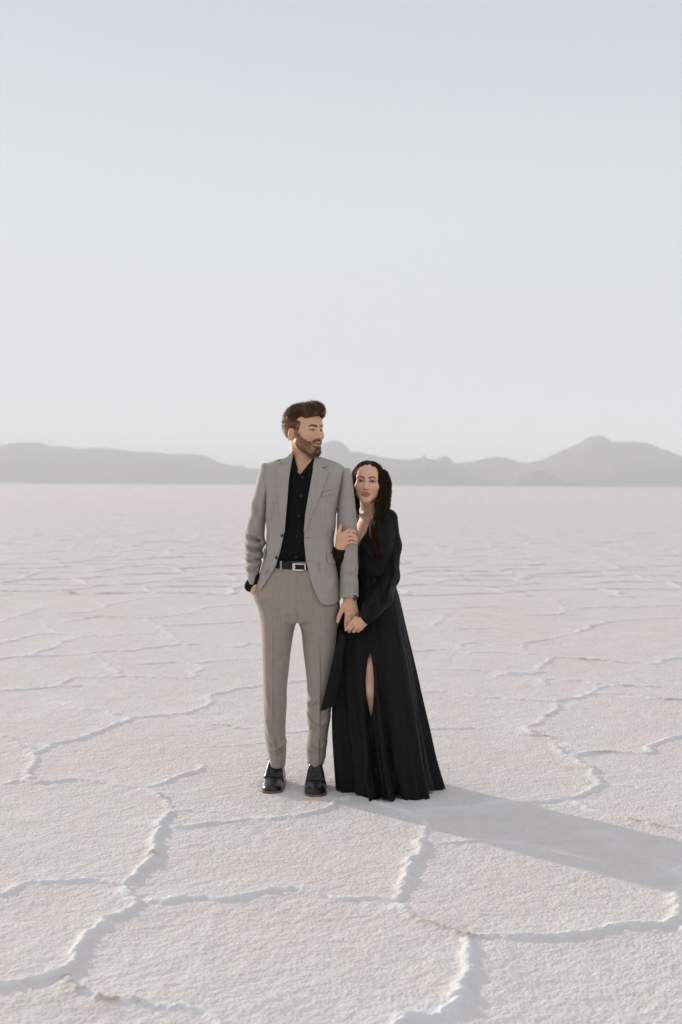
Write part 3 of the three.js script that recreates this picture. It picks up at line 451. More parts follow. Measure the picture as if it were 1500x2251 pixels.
onMan('pocket_flap', solid(patch(polygon([719,1216, 737,1217, 738,1241, 725,1240, 720,1236], 0.09), jacketBody, 0.004, 0.003), ...box(712, 1210, 745, 1247, 0.01, 0.15), 0.0025), suiting, jacket);
onMan('pocket_flap', solid(patch(polygon([575,1205, 585,1209, 583,1222, 579,1231, 573,1226], 0.09), jacketBody, 0.005, 0.003), ...box(566, 1200, 592, 1236, 0.01, 0.15), 0.0025), suiting, jacket);
function surfaceZ(f, x, y, z1 = 0.2, z0 = -0.05) { for (let z = z1; z > z0; z -= 0.002) if (f(x, y, z) < 0) return z; return z0; }
function button(u, v, f, r, m, parent) {
  const [x, y] = P(u, v, 0.12), z = surfaceZ(f, x, y), n = grad(f, x, y, z), g = new THREE.CylinderGeometry(r, r * 0.92, 0.003, 14); g.applyQuaternion(new THREE.Quaternion().setFromUnitVectors(new THREE.Vector3(0, 1, 0), new THREE.Vector3(...n))); g.translate(x + n[0] * 0.003, y + n[1] * 0.003, z + n[2] * 0.003);
  onMan('button', g, m, parent);
}
button(621, 1178, jacketF, 0.0085, horn, jacket); button(608.5, 1226.5, jacketF, 0.0085, horn, jacket);
const stitch = (list, f, r, parent, name = 'seam', m = seamThread) => onMan(name, tube(list.map(([u, v]) => { const [x, y] = P(u, v, 0.1), z = surfaceZ(f, x, y); return [x, y, z + r * 0.3]; }), r, null, 5), m, parent);
stitch([[672, 1182], [676, 1181.5], [681, 1181]], jacketF, 0.0018, jacket, 'buttonhole'); stitch([[677, 1233], [681, 1232.5], [686, 1232]], jacketF, 0.0018, jacket, 'buttonhole');
stitch([[708, 1082], [720, 1079.5], [733, 1077]], jacketBody, 0.0016, jacket);
stitch([[577, 1026], [579, 1060], [582, 1100], [583, 1140]], jacketBody, 0.0015, jacket); stitch([[757, 1034], [752, 1062], [747, 1100], [743.5, 1140]], jacketBody, 0.0015, jacket);
// shirt
const shirt = onMan('shirt', solid((x, y, z) => Math.max(shirtF(x, y, z), SHIRT_LOW - 0.004 - y), ...box(590, 995, 735, 1250, -0.1, 0.15), 0.0045), blackShirt);
shirt.userData.label = 'black button-up shirt with open collar';
for (const [u, v] of [[665, 1049], [661.5, 1090.5], [657.5, 1134], [653, 1179], [651, 1224.5]]) button(u, v, shirtF, 0.0052, blackButton, shirt);
const onShirt = (x, y, z) => smin(neck(x, y, z) - 0.004, torso(x, y, z) + 0.014, 0.03);
for (const [p, b] of [[[643,990, 648,1006, 656,1032, 655,1041, 648,1040, 634,1050, 634,1020, 637,998], [628, 984, 662, 1056]], [[692,1000, 684,1014, 666,1036, 667,1042, 673,1044, 684,1064, 690,1040, 695,1010], [660, 992, 700, 1070]]])
  onMan('collar', solid(patch(polygon(p, 0.06), onShirt, 0.006, 0.004), ...box(...b, -0.05, 0.14), 0.003), blackShirt, shirt);
onMan('cuff', solid(chain(0.005, [[562, 1272, 0.012, 0.033], [551, 1288, 0.018, 0.030]]), ...box(536, 1262, 570, 1304, -0.04, 0.08), 0.003), blackShirt, shirt);
onMan('cuff', solid(chain(0.005, [[767, 1298, 0.05, 0.034], [768, 1309, 0.054, 0.034]]), ...box(745, 1290, 790, 1326, 0.0, 0.11), 0.003), blackShirt, shirt);

// trousers
const hip = loft([[1215, 592, 736, 0.006, 0.106], [1236, 590, 738, 0.006, 0.108], [1262, 576, 741, 0.004, 0.116], [1288, 562, 745, 0.0, 0.120], [1302, 556, 746, 0.0, 0.122], [1322, 561, 747, 0.0, 0.122], [1345, 570, 746, 0.0, 0.116], [1364, 574, 743, 0, 0.110]], 2.3, 0.02);
const legR = loft([[1330, 569, 652, 0.000, 0.112], [1362, 573, 652, 0.000, 0.108], [1390, 575, 646, -0.003, 0.100], [1430, 576.5, 640, -0.005, 0.090], [1476, 578, 635, -0.005, 0.082], [1516, 579, 631, -0.006, 0.076], [1540, 579.5, 631, -0.012, 0.073], [1599, 581.5, 628, -0.024, 0.072], [1630, 584, 629, -0.027, 0.071], [1656, 590, 629.5, -0.024, 0.064], [1684, 594.5, 627, -0.024, 0.064]], 2.1, 0.004);
const legL = loft([[1330, 655, 746, 0.000, 0.112], [1362, 656, 745, 0.000, 0.108], [1390, 663, 741, 0.004, 0.100], [1430, 667, 737, 0.014, 0.090], [1491, 674, 733, 0.026, 0.080], [1531, 675, 731, 0.024, 0.075], [1583, 676, 726, 0.014, 0.074], [1608, 678, 722, 0.008, 0.071], [1645, 673.5, 718, 0.006, 0.066], [1665, 675, 716, 0.008, 0.063], [1684, 677.5, 709, 0.006, 0.064]], 2.1, 0.004);
const creases = folds([[598, 1385, 597, 1500, .005, .006], [597, 1500, 598, 1610, .005, .007], [598, 1610, 606, 1660, .005, .006], [606, 1660, 607, 1682, .005, .005], [701, 1400, 703, 1500, .005, .006], [703, 1500, 702, 1600, .005, .007], [702, 1600, 699, 1680, .005, .006],
  [583, 1590, 604, 1650, .009, .008], [592, 1610, 612, 1655, .008, -.006], [606, 1652, 628, 1640, .009, .008], [588, 1640, 606, 1662, .008, .006], [610, 1668, 628, 1654, .007, -.006], [583, 1520, 592, 1570, .010, .005],
  [676, 1552, 704, 1530, .012, .006], [676, 1572, 706, 1596, .012, .007], [706, 1596, 724, 1582, .011, .005], [680, 1606, 698, 1612, .010, -.005], [680, 1628, 704, 1648, .011, .006], [704, 1648, 717, 1638, .010, .005], [677, 1660, 698, 1664, .009, -.004], [676, 1530, 690, 1560, .009, -.004],
  [600, 1352, 648, 1346, .010, .004], [580, 1335, 640, 1356, .014, -.004], [655, 1352, 640, 1375, .012, .006], [657, 1360, 670, 1385, .012, .005], [574, 1322, 592, 1304, .014, .002], [570, 1305, 600, 1330, .02, .003], [606, 1262, 640, 1266, .010, .003], [628, 1430, 600, 1470, .02, -.003], [715, 1380, 690, 1420, .02, .003]]);
const fly = folds([[652, 1252, 651, 1330, .003, -.005], [651, 1330, 649, 1350, .003, -.004], [667, 1255, 665, 1318, .003, -.003], [665, 1318, 652, 1328, .003, -.003], [557, 1292, 572, 1316, .004, -.006], [652, 1345, 655, 1366, .006, -.008]], 0.12);
const WAIST = P(650, 1235, 0.1)[1];
const trousersF = (x, y, z) => { let d = smin(smax(hip(x, y, z), y - WAIST, 0.006), smin(legR(x, y, z), legL(x, y, z), 0.006), 0.014); if (Math.abs(d) < 0.04 && z > -0.03) d -= 1.8 * creases(x, y) + 1.3 * fly(x, y); return d; };
const trousers = onMan('trousers', solid(trousersF, ...box(552, 1228, 752, 1692, -0.15, 0.16), 0.0045), trouserCloth);
trousers.userData.label = 'grey brown tailored trousers with pressed creases';
// belt
const beltTop = P(650, 1236, 0.1)[1], beltLow = P(650, 1252, 0.1)[1];
const belt = onMan('belt', solid((x, y, z) => { const t = Math.abs(y - (beltTop + beltLow) / 2 + (x - manBase[0]) * 0.05) - (beltTop - beltLow) / 2; return smax(hip(x, y, z) - 0.005, t, 0.003); }, ...box(588, 1228, 742, 1262, -0.14, 0.15), 0.003), beltLeather);
{
  const on = (u, v, dz) => { const [x, y] = P(u, v, 0.11), z = surfaceZ(hip, x, y); return [x, y, z + dz]; };
  const bar = (u1, v1, u2, v2, w, t) => { const a = on(u1, v1, 0.012), b = on(u2, v2, 0.012), g = new THREE.BoxGeometry(Math.hypot(b[0] - a[0], b[1] - a[1]), w, t); g.rotateZ(Math.atan2(b[1] - a[1], b[0] - a[0])); return g.translate((a[0] + b[0]) / 2, (a[1] + b[1]) / 2, (a[2] + b[2]) / 2); };
  const A = on(644, 1238, 0.013), B = on(668, 1238.5, 0.013), hgt = A[1] - on(644, 1253.5, 0)[1], wid = B[0] - A[0], sh = new THREE.Shape(); [[0, 0], [wid, 0], [wid, -0.0048], [0.0105, -0.0048], [0.0105, -hgt + 0.0048], [wid, -hgt + 0.0048], [wid, -hgt], [0, -hgt]].forEach(([x, y], i) => i ? sh.lineTo(x, y) : sh.moveTo(x, y));
  const bk = onMan('buckle', new THREE.ExtrudeGeometry(sh, { depth: 0.003, bevelThickness: 0.0008, bevelSize: 0.0008, bevelSegments: 2 }).rotateZ(-0.02).translate(A[0], A[1], Math.min(A[2], B[2]) + 0.002), steel, belt); bk.userData.label = 'rectangular steel belt buckle';
  onMan('belt_keeper', bar(670.5, 1238.5, 672, 1252.5, 0.006, 0.004), steel, belt);
  const pin = new THREE.SphereGeometry(0.0035, 10, 8); const pp = on(649, 1246, 0.012); pin.translate(pp[0], pp[1], pp[2]); onMan('prong', pin, steel, belt);
  for (const [u, w] of [[618, 0.009], [701, 0.009]]) { const g = bar(u, 1233, u, 1256, w, 0.004); onMan('belt_loop', g, trouserCloth, trousers); }
}
// shoes: local axes z towards the toe, origin on the ground under the ankle
function shoe(u, v, turn, laceSide) {
  const [gx, gz] = G(u, v), c = Math.cos(turn), s = Math.sin(turn);
  const toL = (x, y, z) => { x -= gx; z -= gz; return [c * x - s * z, y, s * x + c * z]; }, toW = (x, y, z) => [gx + c * x + s * z, y, gz - s * x + c * z];
  const half = (z) => { const t = clamp((z + 0.085) / 0.285); return 0.030 + 0.019 * Math.sin(Math.PI * clamp(t * 0.62 + 0.22)) + 0.004 * sstep(0.5, 0.8, t); };
  const out = (x, z, grow) => { const zc = clamp(z, -0.055, 0.145), h = half(zc) + grow; if (z > 0.145) return Math.hypot(x, (z - 0.145) * 0.95) - h; if (z < -0.055) return Math.hypot(x, z + 0.055) - h; return Math.abs(x) - h; };
  const top = (z) => z > 0.08 ? 0.036 + 0.022 * sstep(0.205, 0.10, z) : lerp(0.058, 0.150, sstep(0.105, 0.0, z));
  const upperF = (x, y, z) => {
    const [lx, ly, lz] = toL(x, y, z), taper = 1 - 0.62 * clamp((ly - 0.018) / 0.14) * sstep(0.13, 0.02, lz) - 0.30 * clamp((ly - 0.02) / 0.05) ** 2 * sstep(0.04, 0.15, lz);
    let d = out(lx / Math.max(0.3, taper), lz, 0) * Math.max(0.5, taper); d = smax(d, ly - top(lz) + 7 * lx * lx * sstep(0.0, 0.14, lz), 0.022); d = smax(d, 0.012 - ly, 0.004);
    if (Math.abs(d) < 0.02) {
      const ql = 0.048 + 0.042 * sstep(0.010, 0.036, Math.abs(lx)); d -= 0.0042 * sstep(0.002, -0.002, lz - ql) * sstep(0.008, 0.011, Math.abs(lx)) * sstep(0.025, 0.035, ly);      // quarters lie over the vamp, the throat stays open
      d += 0.0016 * Math.exp(-(((lz - 0.128) / 0.0022) ** 2));                                                              // toe cap seam
      d += 0.0015 * Math.sin(lz * 260 + lx * 90) * Math.exp(-(((lz - 0.105) / 0.012) ** 2)) * sstep(0.03, 0.05, ly);          // flex wrinkles
    }
    return d;
  };
  const b = 0.26, lo = [gx - 0.13, 0.0, gz - 0.14], hi = [gx + 0.13, 0.175, gz + 0.22];
  const g = onMan('shoe', solid(upperF, lo, hi, 0.003), blackLeather); g.userData.label = 'black lace-up leather shoe';
  onMan('sole', solid((x, y, z) => { const [lx, ly, lz] = toL(x, y, z); const heel = lz < 0.0 ? 0 : 0.002; return smax(out(lx, lz, 0.0045), Math.abs(ly - 0.006) - 0.0065, 0.003); }, lo.map((q, i) => i === 1 ? -0.015 : q), hi.map((q, i) => i === 1 ? 0.03 : q), 0.0028), tanLeather, g);
  for (let k = 0; k < 5; k++) { const z = 0.078 - k * 0.0145, pts = [-1, -0.5, 0, 0.5, 1].map((t) => { const w = toW(t * 0.017, 0, z + 0.004 * t * (k % 2 ? 1 : -1)); let y = 0.17; while (y > 0.02 && upperF(w[0], y, w[2]) > 0) y -= 0.001; return [w[0], y + 0.0025, w[2]]; }); onMan('lace', tube(pts, 0.0019, null, 5), blackLeather, g); }
  const k0 = toW(0, 0, 0.022); let ky = 0.17; while (ky > 0.02 && upperF(k0[0], ky, k0[2]) > 0) ky -= 0.001;
  for (const sd of [-1, 1]) { onMan('lace', tube([[k0[0], ky + 0.003, k0[2]], toW(sd * 0.012, ky + 0.018, 0.026), toW(sd * 0.028, ky + 0.014, 0.03), toW(sd * 0.02, ky + 0.002, 0.03), [k0[0], ky + 0.003, k0[2]]], 0.0016, null, 5), blackLeather, g); onMan('lace', tube([[k0[0], ky + 0.003, k0[2]], toW(sd * 0.02, ky + 0.003, 0.03), toW(sd * 0.04, ky - 0.012, 0.034)], 0.0015, null, 5), blackLeather, g); }
}
shoe(606, 1725, 0.10 - 0.16, 1); shoe(694, 1732, 0.02, 1);

// wristwatch
const wrist = P(769, 1310, 0.06);
const watch = onMan('wristwatch', solid((x, y, z) => { const d = Math.hypot((x - wrist[0]) / 1.12, (z - wrist[2]) / 0.92) - 0.0285; return smax(Math.abs(d) - 0.0035, Math.abs(y - wrist[1] + 0.006 + 0.10 * (x - wrist[0])) - 0.010, 0.002); }, [wrist[0] - 0.05, wrist[1] - 0.035, wrist[2] - 0.05], [wrist[0] + 0.05, wrist[1] + 0.03, wrist[2] + 0.05], 0.0025), new THREE.MeshStandardMaterial({ color: new THREE.Color().setRGB(0.16, 0.145, 0.13), roughness: 0.6 }));
watch.userData.label = 'steel wristwatch on a grey strap';
{
  const p = P(779, 1312.5, 0.086), q = new THREE.Quaternion().setFromUnitVectors(new THREE.Vector3(0, 1, 0), new THREE.Vector3(0.42, -0.08, 0.9).normalize()), put = (g, d) => g.applyQuaternion(q).translate(p[0] + 0.42 * d, p[1] - 0.08 * d, p[2] + 0.9 * d);
  onMan('case', put(new THREE.CylinderGeometry(0.0165, 0.0175, 0.009, 28), 0), steel, watch);
  onMan('dial', put(new THREE.CylinderGeometry(0.0135, 0.0135, 0.002, 28), 0.0046), new THREE.MeshPhysicalMaterial({ color: new THREE.Color().setRGB(0.03, 0.035, 0.045), roughness: 0.15, clearcoat: 1, clearcoatRoughness: 0.05 }), watch);
}

// body: one figure under the clothes, with finer head and hands
const handL = [];      // the hand that holds hers
{
  const C = (k, ...pts) => handL.push(chain(k, pts));
  C(0.01, [768, 1298, 0.053, 0.027], [769, 1316, 0.062, 0.027]);
  C(0.012, [766, 1316, 0.064, 0.020], [764, 1349, 0.088, 0.0125]); C(0.012, [769, 1316, 0.064, 0.020], [771, 1352, 0.092, 0.0125]); C(0.012, [772, 1316, 0.062, 0.020], [778, 1351, 0.086, 0.0125]); C(0.012, [774, 1316, 0.058, 0.018], [784, 1346, 0.076, 0.0115]);
  C(0.006, [763, 1322, 0.07, 0.017], [752.5, 1340, 0.088, 0.0120], [746, 1355, 0.094, 0.0100], [742.8, 1366.5, 0.096, 0.0078]);
  C(0.004, [764, 1349, 0.088, 0.0118], [762, 1366, 0.096, 0.0098], [760.5, 1380, 0.090, 0.0078]); C(0.004, [771, 1352, 0.092, 0.0118], [769.5, 1371, 0.094, 0.0098], [767, 1384, 0.078, 0.008]); C(0.004, [778, 1351, 0.086, 0.0112], [778, 1370, 0.086, 0.0095], [775, 1380, 0.066, 0.008]); C(0.004, [784, 1346, 0.076, 0.0100], [785, 1362, 0.074, 0.0085], [784, 1372, 0.055, 0.0072]);
}
const manHand = (x, y, z) => { let d = handL[0](x, y, z); for (let i = 1; i < handL.length; i++) d = smin(d, handL[i](x, y, z), i < 6 ? 0.010 : 0.0035); return d; };
const pocketWrist = chain(0.01, [[556, 1276, 0.014, 0.025], [559.5, 1293, 0.022, 0.024], [566, 1306, 0.022, 0.022]]);
const spine = chain(0.06, [[666, 1046, -0.02, 0.05], [662, 1090, -0.02, 0.075], [660, 1180, -0.02, 0.075], [655, 1290, -0.01, 0.065]]);
const limbs = [[[597, 1055, -0.01, 0.03], [561, 1180, -0.03, 0.024], [556, 1284, 0.012, 0.022]], [[742, 1062, -0.01, 0.03], [764, 1185, 0.012, 0.026], [768, 1302, 0.05, 0.024]], [[620, 1310, -0.01, 0.06], [605, 1500, 0.0, 0.036], [610, 1680, -0.015, 0.026], [608, 1712, 0.0, 0.024]], [[694, 1310, -0.01, 0.06], [704, 1500, 0.012, 0.036], [695, 1680, -0.015, 0.026], [694, 1712, 0.0, 0.024]], [[604, 1058, -0.02, 0.035], [730, 1065, -0.02, 0.035]]].map((p) => chain(0.03, p));
const manSkeleton = (x, y, z) => { let d = smin(spine(x, y, z), neck(x, y, z) + 0.003, 0.04); for (const l of limbs) d = smin(d, l(x, y, z), 0.03); return d; };
const cutY = P(668, 1010)[1];
const manFace = faceColor(head, true, MAN_SKIN);
const beardMask = (x, y, z) => {        // 0..1 where the beard grows, in the head's own axes
  const ax = Math.abs(x); if (z < -0.014 || y > 0.012) return 0;
  const cheekLine = 0.004 - 0.72 * Math.max(0, z - 0.002) - 0.012 * sstep(0.02, 0.06, z), m = sstep(0.010, -0.004, y - cheekLine) * sstep(0.004, 0.018, z + 0.016 * sstep(-0.045, -0.07, y) - (y < -0.085 ? (-0.085 - y) * 0.9 : 0));
  const lip = Math.hypot(ax / 0.0215, (y + 0.0675) / 0.0105), must = sstep(0.034, 0.026, ax) * sstep(-0.0425, -0.050, y), bare = z > 0.06 && y > -0.052 && ax < 0.032 ? (y > -0.046 ? 0 : 1) : 1;
  let r = Math.max(m * bare, z > 0.07 ? must : 0) * sstep(0.95, 1.25, lip); if (z > 0.06 && ax < 0.03 && ax > 0.012 && y < -0.078 && y > -0.092) r *= 0.5; if (y < -0.125) r *= 0.2;
  return r;
};
const manColor = (x, y, z) => { const c = manFace(x, y, z), q = head.toLocal(x, y, z); return mix3(c, [0.26, 0.135, 0.072], lerp(0.30, 0.55, sstep(0.05, 0.09, q[2])) * beardMask(...q) * clamp(0.85 + 0.7 * noise(q[0] * 110, q[1] * 60, q[2] * 110), 0.2, 1.5)); };
const headBox = [head.toWorld(0, 0, 0).map((v, i) => v - [0.14, 0.28, 0.14][i]), head.toWorld(0, 0, 0).map((v, i) => v + [0.14, 0.15, 0.14][i])];
const throatLow = P(664, 1066)[1], throat = (x, y, z) => { const s = smin(manNeck(x, y, z), torso(x, y, z) + 0.027, 0.03); return s + 0.004 * Math.exp(-(((x - P(661, 1038, 0.05)[0]) / 0.012) ** 2) - ((y - P(661, 1038, 0.05)[1]) / 0.012) ** 2); };
const headG = solid((x, y, z) => smax(smin(head.sdf(x, y, z), throat(x, y, z), 0.018), throatLow - y, 0.002), ...headBox, 0.0024, manColor);
const bodyG = solid(manSkeleton, ...box(530, 985, 800, 1725, -0.16, 0.17), 0.010, flat(MAN_SKIN));
const handTone = (skin) => (x, y, z) => { const n = 1 + 0.07 * noise(x * 70, y * 70, z * 70); return [skin[0] * n, skin[1] * n * 0.97, skin[2] * n * 0.95]; };
const handG = solid(manHand, ...box(736, 1292, 796, 1392, 0.0, 0.13, 0.01), 0.0021, handTone(MAN_SKIN)), wristG = solid(pocketWrist, ...box(545, 1268, 580, 1330, -0.03, 0.08, 0.01), 0.003, handTone(MAN_SKIN));
onMan('body', mergeGeometries([headG, bodyG, handG, wristG]), skinMat);

// hair: a combed solid with thousands of strands on it
function combed(head, f, flow, o) {      // strands that follow a solid's surface
  const out = []; const p0 = o.points; let tries = 0;
  while (out.length < o.count && tries++ < o.count * 20) {
    const i = (rand() * p0.length / 3) | 0, p = [p0[i * 3], p0[i * 3 + 1], p0[i * 3 + 2]], q = head.toLocal(...p); if (o.mask && rand() > o.mask(...q)) continue;
    const n = o.steps, len = o.length(...q) * (0.6 + 0.6 * rand()), pts = [], lift = o.lift * rand() + 0.0004; let c = p.slice(); const j = [rand() - 0.5, rand() - 0.5, rand() - 0.5].map((v) => v * o.stray);
    for (let k = 0; k <= n; k++) {
      const g = grad(f, ...c), d = f(...c), t = k / n, tgt = lift * (0.3 + t) + (o.flick || 0) * t * t * rand(); c = c.map((v, m) => v + g[m] * (tgt - d)); pts.push(c.slice());
      const lq = head.toLocal(...c), fl = flow(...lq), wl = head.toWorld(lq[0] + fl[0], lq[1] + fl[1], lq[2] + fl[2]); let dx = wl.map((v, m) => v - c[m] + j[m]); const dn = dx[0] * g[0] + dx[1] * g[1] + dx[2] * g[2]; dx = dx.map((v, m) => v - g[m] * dn); const l = Math.hypot(...dx) || 1; c = c.map((v, m) => v + dx[m] / l * len / n);
    }
    const b = o.color(...q), v = 0.7 + 0.6 * rand(); out.push({ pts, r: o.r, tip: o.r * 0.35, color: b.map((x) => x * v) });
  }
  return out;
}
{
  const top = union(0.03, ellipsoid(0, 0.074, 0.008, 0.069, 0.049, 0.088), ellipsoid(0.004, 0.093, 0.058, 0.056, 0.036, 0.047), ellipsoid(0.004, 0.068, -0.046, 0.062, 0.042, 0.055));
  const side = ellipsoid(0, 0.028, -0.016, 0.0795, 0.090, 0.101);
  const local = (x, y, z) => {
    const hl = 0.064 + 0.010 * Math.cos(x * 38) - 0.02 * sstep(0.03, 0.06, Math.abs(x));
    let t = smax(top(x, y, z), hl - y - Math.max(0, (0.06 - z)) * 0.5, 0.014);
    t -= 0.0062 * noise(x * 105 + 2.5 * noise(x * 18, z * 14, y * 14), y * 16, z * 11) + 0.002 * noise(x * 210, y * 40, z * 26);
    const edge = 0.0 + 0.9 * Math.max(0, z - 0.012) + (z < -0.03 ? (z + 0.03) * 0.95 : 0), burn = z > 0.0 && z < 0.03 ? -0.014 : 0;
    let sd = smax(side(x, y, z), -(y - edge - burn), 0.006); sd = smax(sd, z - 0.036 - (y - 0.03) * 0.2, 0.006); sd = smax(sd, 0.031 - Math.hypot((y + 0.021) * 0.85, z + 0.008), 0.004); sd -= 0.0009 * noise(x * 160, y * 160, z * 160);
    return smin(t, sd, 0.014);
  };
  const f = (x, y, z) => local(...head.toLocal(x, y, z));
  const lo = head.toWorld(0, 0, 0).map((v, i) => v - [0.14, 0.09, 0.14][i]), hi = head.toWorld(0, 0, 0).map((v, i) => v + [0.14, 0.17, 0.14][i]);
  const tone = (x, y, z) => mix3([0.20, 0.112, 0.060], [0.135, 0.076, 0.044], sstep(0.03, 0.09, y)).map((v) => v * (0.55 + 1.9 * Math.max(0, noise(x * 75 + 2 * noise(z * 20, y * 20), y * 12, z * 9 + 4))));
  const g = solid(f, lo, hi, 0.0026, (x, y, z) => { const q = head.toLocal(x, y, z), n = 0.85 + 0.35 * noise(q[0] * 130, q[1] * 30, q[2] * 24); return tone(...q).map((v) => v * n); }); g.deleteAttribute('uv');
  const pts = g.attributes.position.array;
  const flow = (x, y, z) => y > 0.055 ? [0.25 + 0.5 * noise(x * 14, y * 14, z * 9), 1.5 * sstep(0.055, 0.10, z) - 0.1 + 0.5 * noise(z * 18, x * 12, 3), -1] : [0.05 * Math.sign(x), -0.75, -0.65];
  const long = combed(head, f, flow, { points: pts, count: 3600, steps: 6, length: (x, y) => lerp(0.010, 0.050, sstep(0.045, 0.075, y)), lift: 0.0055, stray: 0.6, flick: 0.010, r: 0.0009, mask: (x, y, z) => y > 0.058 || z < 0.0 ? 1 : z > 0.02 ? 0 : 0.35, color: tone });
  const short = combed(head, f, flow, { points: pts, count: 3600, steps: 2, length: () => 0.010, lift: 0.004, stray: 0.8, flick: 0.002, r: 0.0006, mask: (x, y, z) => z > 0.028 && y > -0.005 ? 0 : y < 0.06 ? 1 : 0.1, color: () => [0.20, 0.112, 0.06] });
  const h = onMan('hair', mergeGeometries([g, strands([...long, ...short])]), hairMat); h.userData.label = 'short brown hair combed up and back';
  const hp = headG.attributes.position.array;
  const faceF = head.sdf, beard = combed(head, faceF, (x, y, z) => [x * 3, -1, 0.25 + (y < -0.1 ? 0.6 : 0)], { points: hp, count: 3200, steps: 2, length: (x, y, z) => z > 0.075 && y > -0.06 ? 0.007 : lerp(0.006, 0.010, sstep(-0.03, -0.09, y)), lift: 0.0055, stray: 0.5, flick: 0.004, r: 0.0006, mask: beardMask, color: (x, y, z) => mix3([0.36, 0.195, 0.10], [0.20, 0.105, 0.055], sstep(0.05, 0.09, z)) });
  const b = onMan('beard', strands(beard), hairMat); b.userData.label = 'full short light brown beard';
}

// ---------------------------------------------------------------- the woman
const woman = new THREE.Group(); woman.name = 'person_001'; scene.add(woman);
woman.userData = { label: 'dark-haired woman in long black dress leaning on the man, holding his arm', category: 'person' };
const womanBase = P(840, 1735); woman.position.set(womanBase[0], 0, 0.03);
const onWoman = (name, g, m, parent = woman) => mesh(name, g.translate(-woman.position.x, 0, -woman.position.z), m, parent);
const crepeN = tileNoise(256, 64, 41), crepe = texture(256, (i, j) => { const v = crepeN[j * 256 + i]; return [v, v, v]; });
const blackCrepe = new THREE.MeshPhysicalMaterial({ color: new THREE.Color().setRGB(0.0062, 0.0062, 0.0052), roughness: 0.65, specularIntensity: 0.32, bumpMap: crepe, bumpScale: 0.0006 });
const ladyHead = makeHead(P(809.5, 1060, -0.08), -0.12, -0.05, -0.045, false);
const ladyNeckTop = ladyHead.toWorld(0, -0.06, -0.022), ladyNeck = capsule(ladyNeckTop, 0.044, P(818, 1130, -0.13), 0.047);

// bodice and skirt
const bodiceRows = [[1116, 807, 842, -0.130, 0.05], [1124, 801, 858, -0.130, 0.062], [1136, 791, 868, -0.130, 0.078], [1160, 778, 870, -0.122, 0.098], [1185, 772, 870, -0.112, 0.115], [1210, 774, 868, -0.110, 0.112], [1240, 780, 864, -0.112, 0.098], [1268, 782, 866, -0.110, 0.092], [1295, 778, 872, -0.106, 0.096], [1330, 770, 880, -0.100, 0.105]];
const bodice = loft(bodiceRows, 2.1, 0.012);
const chestF = (x, y, z) => smin(bodice(x, y, z) + 0.007, ladyNeck(x, y, z), 0.035);
const vneck = polygon([770,1090, 782,1120, 782,1150, 786,1200, 792,1190, 806,1168, 812,1150, 818,1132, 830,1116, 830,1090], -0.03);
const bodiceFolds = folds([[792, 1192, 845, 1262, .012, .004], [800, 1215, 850, 1270, .010, -.004], [795, 1240, 840, 1275, .012, .004], [830, 1150, 838, 1230, .014, .004], [800, 1275, 860, 1272, .008, -.006]], -0.01);
const bodiceF = (x, y, z) => { let d = bodice(x, y, z); if (Math.abs(d) < 0.05) { if (z > -0.1) d -= bodiceFolds(x, y); d = smax(d, -smax(vneck(x, y), -0.13 - z, 0.006), 0.006); d = smax(d, -(ladyNeck(x, y, z) - 0.006), 0.008); } return d; };
const skirt = loft([[1268, 781, 867, -0.108, 0.094], [1290, 777, 871, -0.104, 0.098], [1310, 770, 877, -0.096, 0.105], [1340, 753, 884, -0.08, 0.118], [1385, 741, 894, -0.055, 0.135], [1450, 738, 909, -0.018, 0.160], [1530, 739, 925, 0.012, 0.188], [1600, 742, 939, 0.03, 0.208], [1660, 748, 950, 0.038, 0.225], [1700, 753, 960, 0.044, 0.238], [1737, 757, 971, 0.046, 0.25]], 2, 0.002);
const slit = polygon([815,1437, 810,1452, 806,1480, 804.5,1505, 806,1530, 810,1552, 817,1585, 820,1560, 822.5,1530, 823,1500, 821,1470, 818,1450], 0.20);
const panelFolds = folds([[818, 1590, 806, 1680, .010, .008], [806, 1680, 794, 1752, .012, .012], [862, 1500, 864, 1640, .012, .010], [864, 1640, 862, 1755, .012, .012], [760, 1480, 775, 1640, .010, .007], [775, 1640, 780, 1740, .012, .010], [838, 1470, 842, 1600, .012, -.006], [880, 1420, 905, 1600, .010, .008], [905, 1600, 915, 1740, .012, .012], [868, 1340, 890, 1450, .008, .006], [858, 1350, 880, 1430, .008, -.006], [840, 1560, 838, 1750, .010, .008], [890, 1560, 896, 1745, .010, -.010], [925, 1600, 945, 1730, .010, .012], [850, 1660, 852, 1755, .008, -.010]], 0.2);
const skirtF = (x, y, z) => {
  let d = skirt(x, y, z); if (d > 0.09 || d < -0.12) return d + 0.0;
  const [cx, cz, a, b] = skirt.at(y), th = Math.atan2((z - cz) / b, (x - cx) / a), low = sstep(1.05, 0.0, y), amp = 0.004 + 0.046 * low * low + 0.012 * low;
  const w = th + 0.22 * Math.sin(th * 3 + 1) + 0.10 * Math.sin(th * 7 + y * 1.5), wave = 0.7 * Math.sin(w * 9 + 0.5 * Math.sin(y * 3)) + 0.4 * Math.sin(w * 17 + 2 + y * 1.2) + 0.12 * Math.sin(w * 34 - y * 2);
  d -= amp * wave * 0.62; if (z > 0.03) d -= 0.7 * panelFolds(x, y);
  const side = P(818, 1560, 0.2), e = (x - side[0]) - (y - side[1]) * 0.14; if (z > 0.08 && y < side[1] + 0.02) d -= 0.010 * sstep(-0.016, 0.014, e) * sstep(0.22, 0.05, e);      // the right panel laps over the left
  if (z > 0.02) d = smax(d, -smax(slit(x, y), 0.04 - z, 0.003), 0.004);
  const hem = 0.004 + 0.012 * Math.max(0, noise(th * 9, 4.2) + 0.1) + 0.004 * noise(th * 30, 1.7); return smax(d, hem - y, 0.003);
};
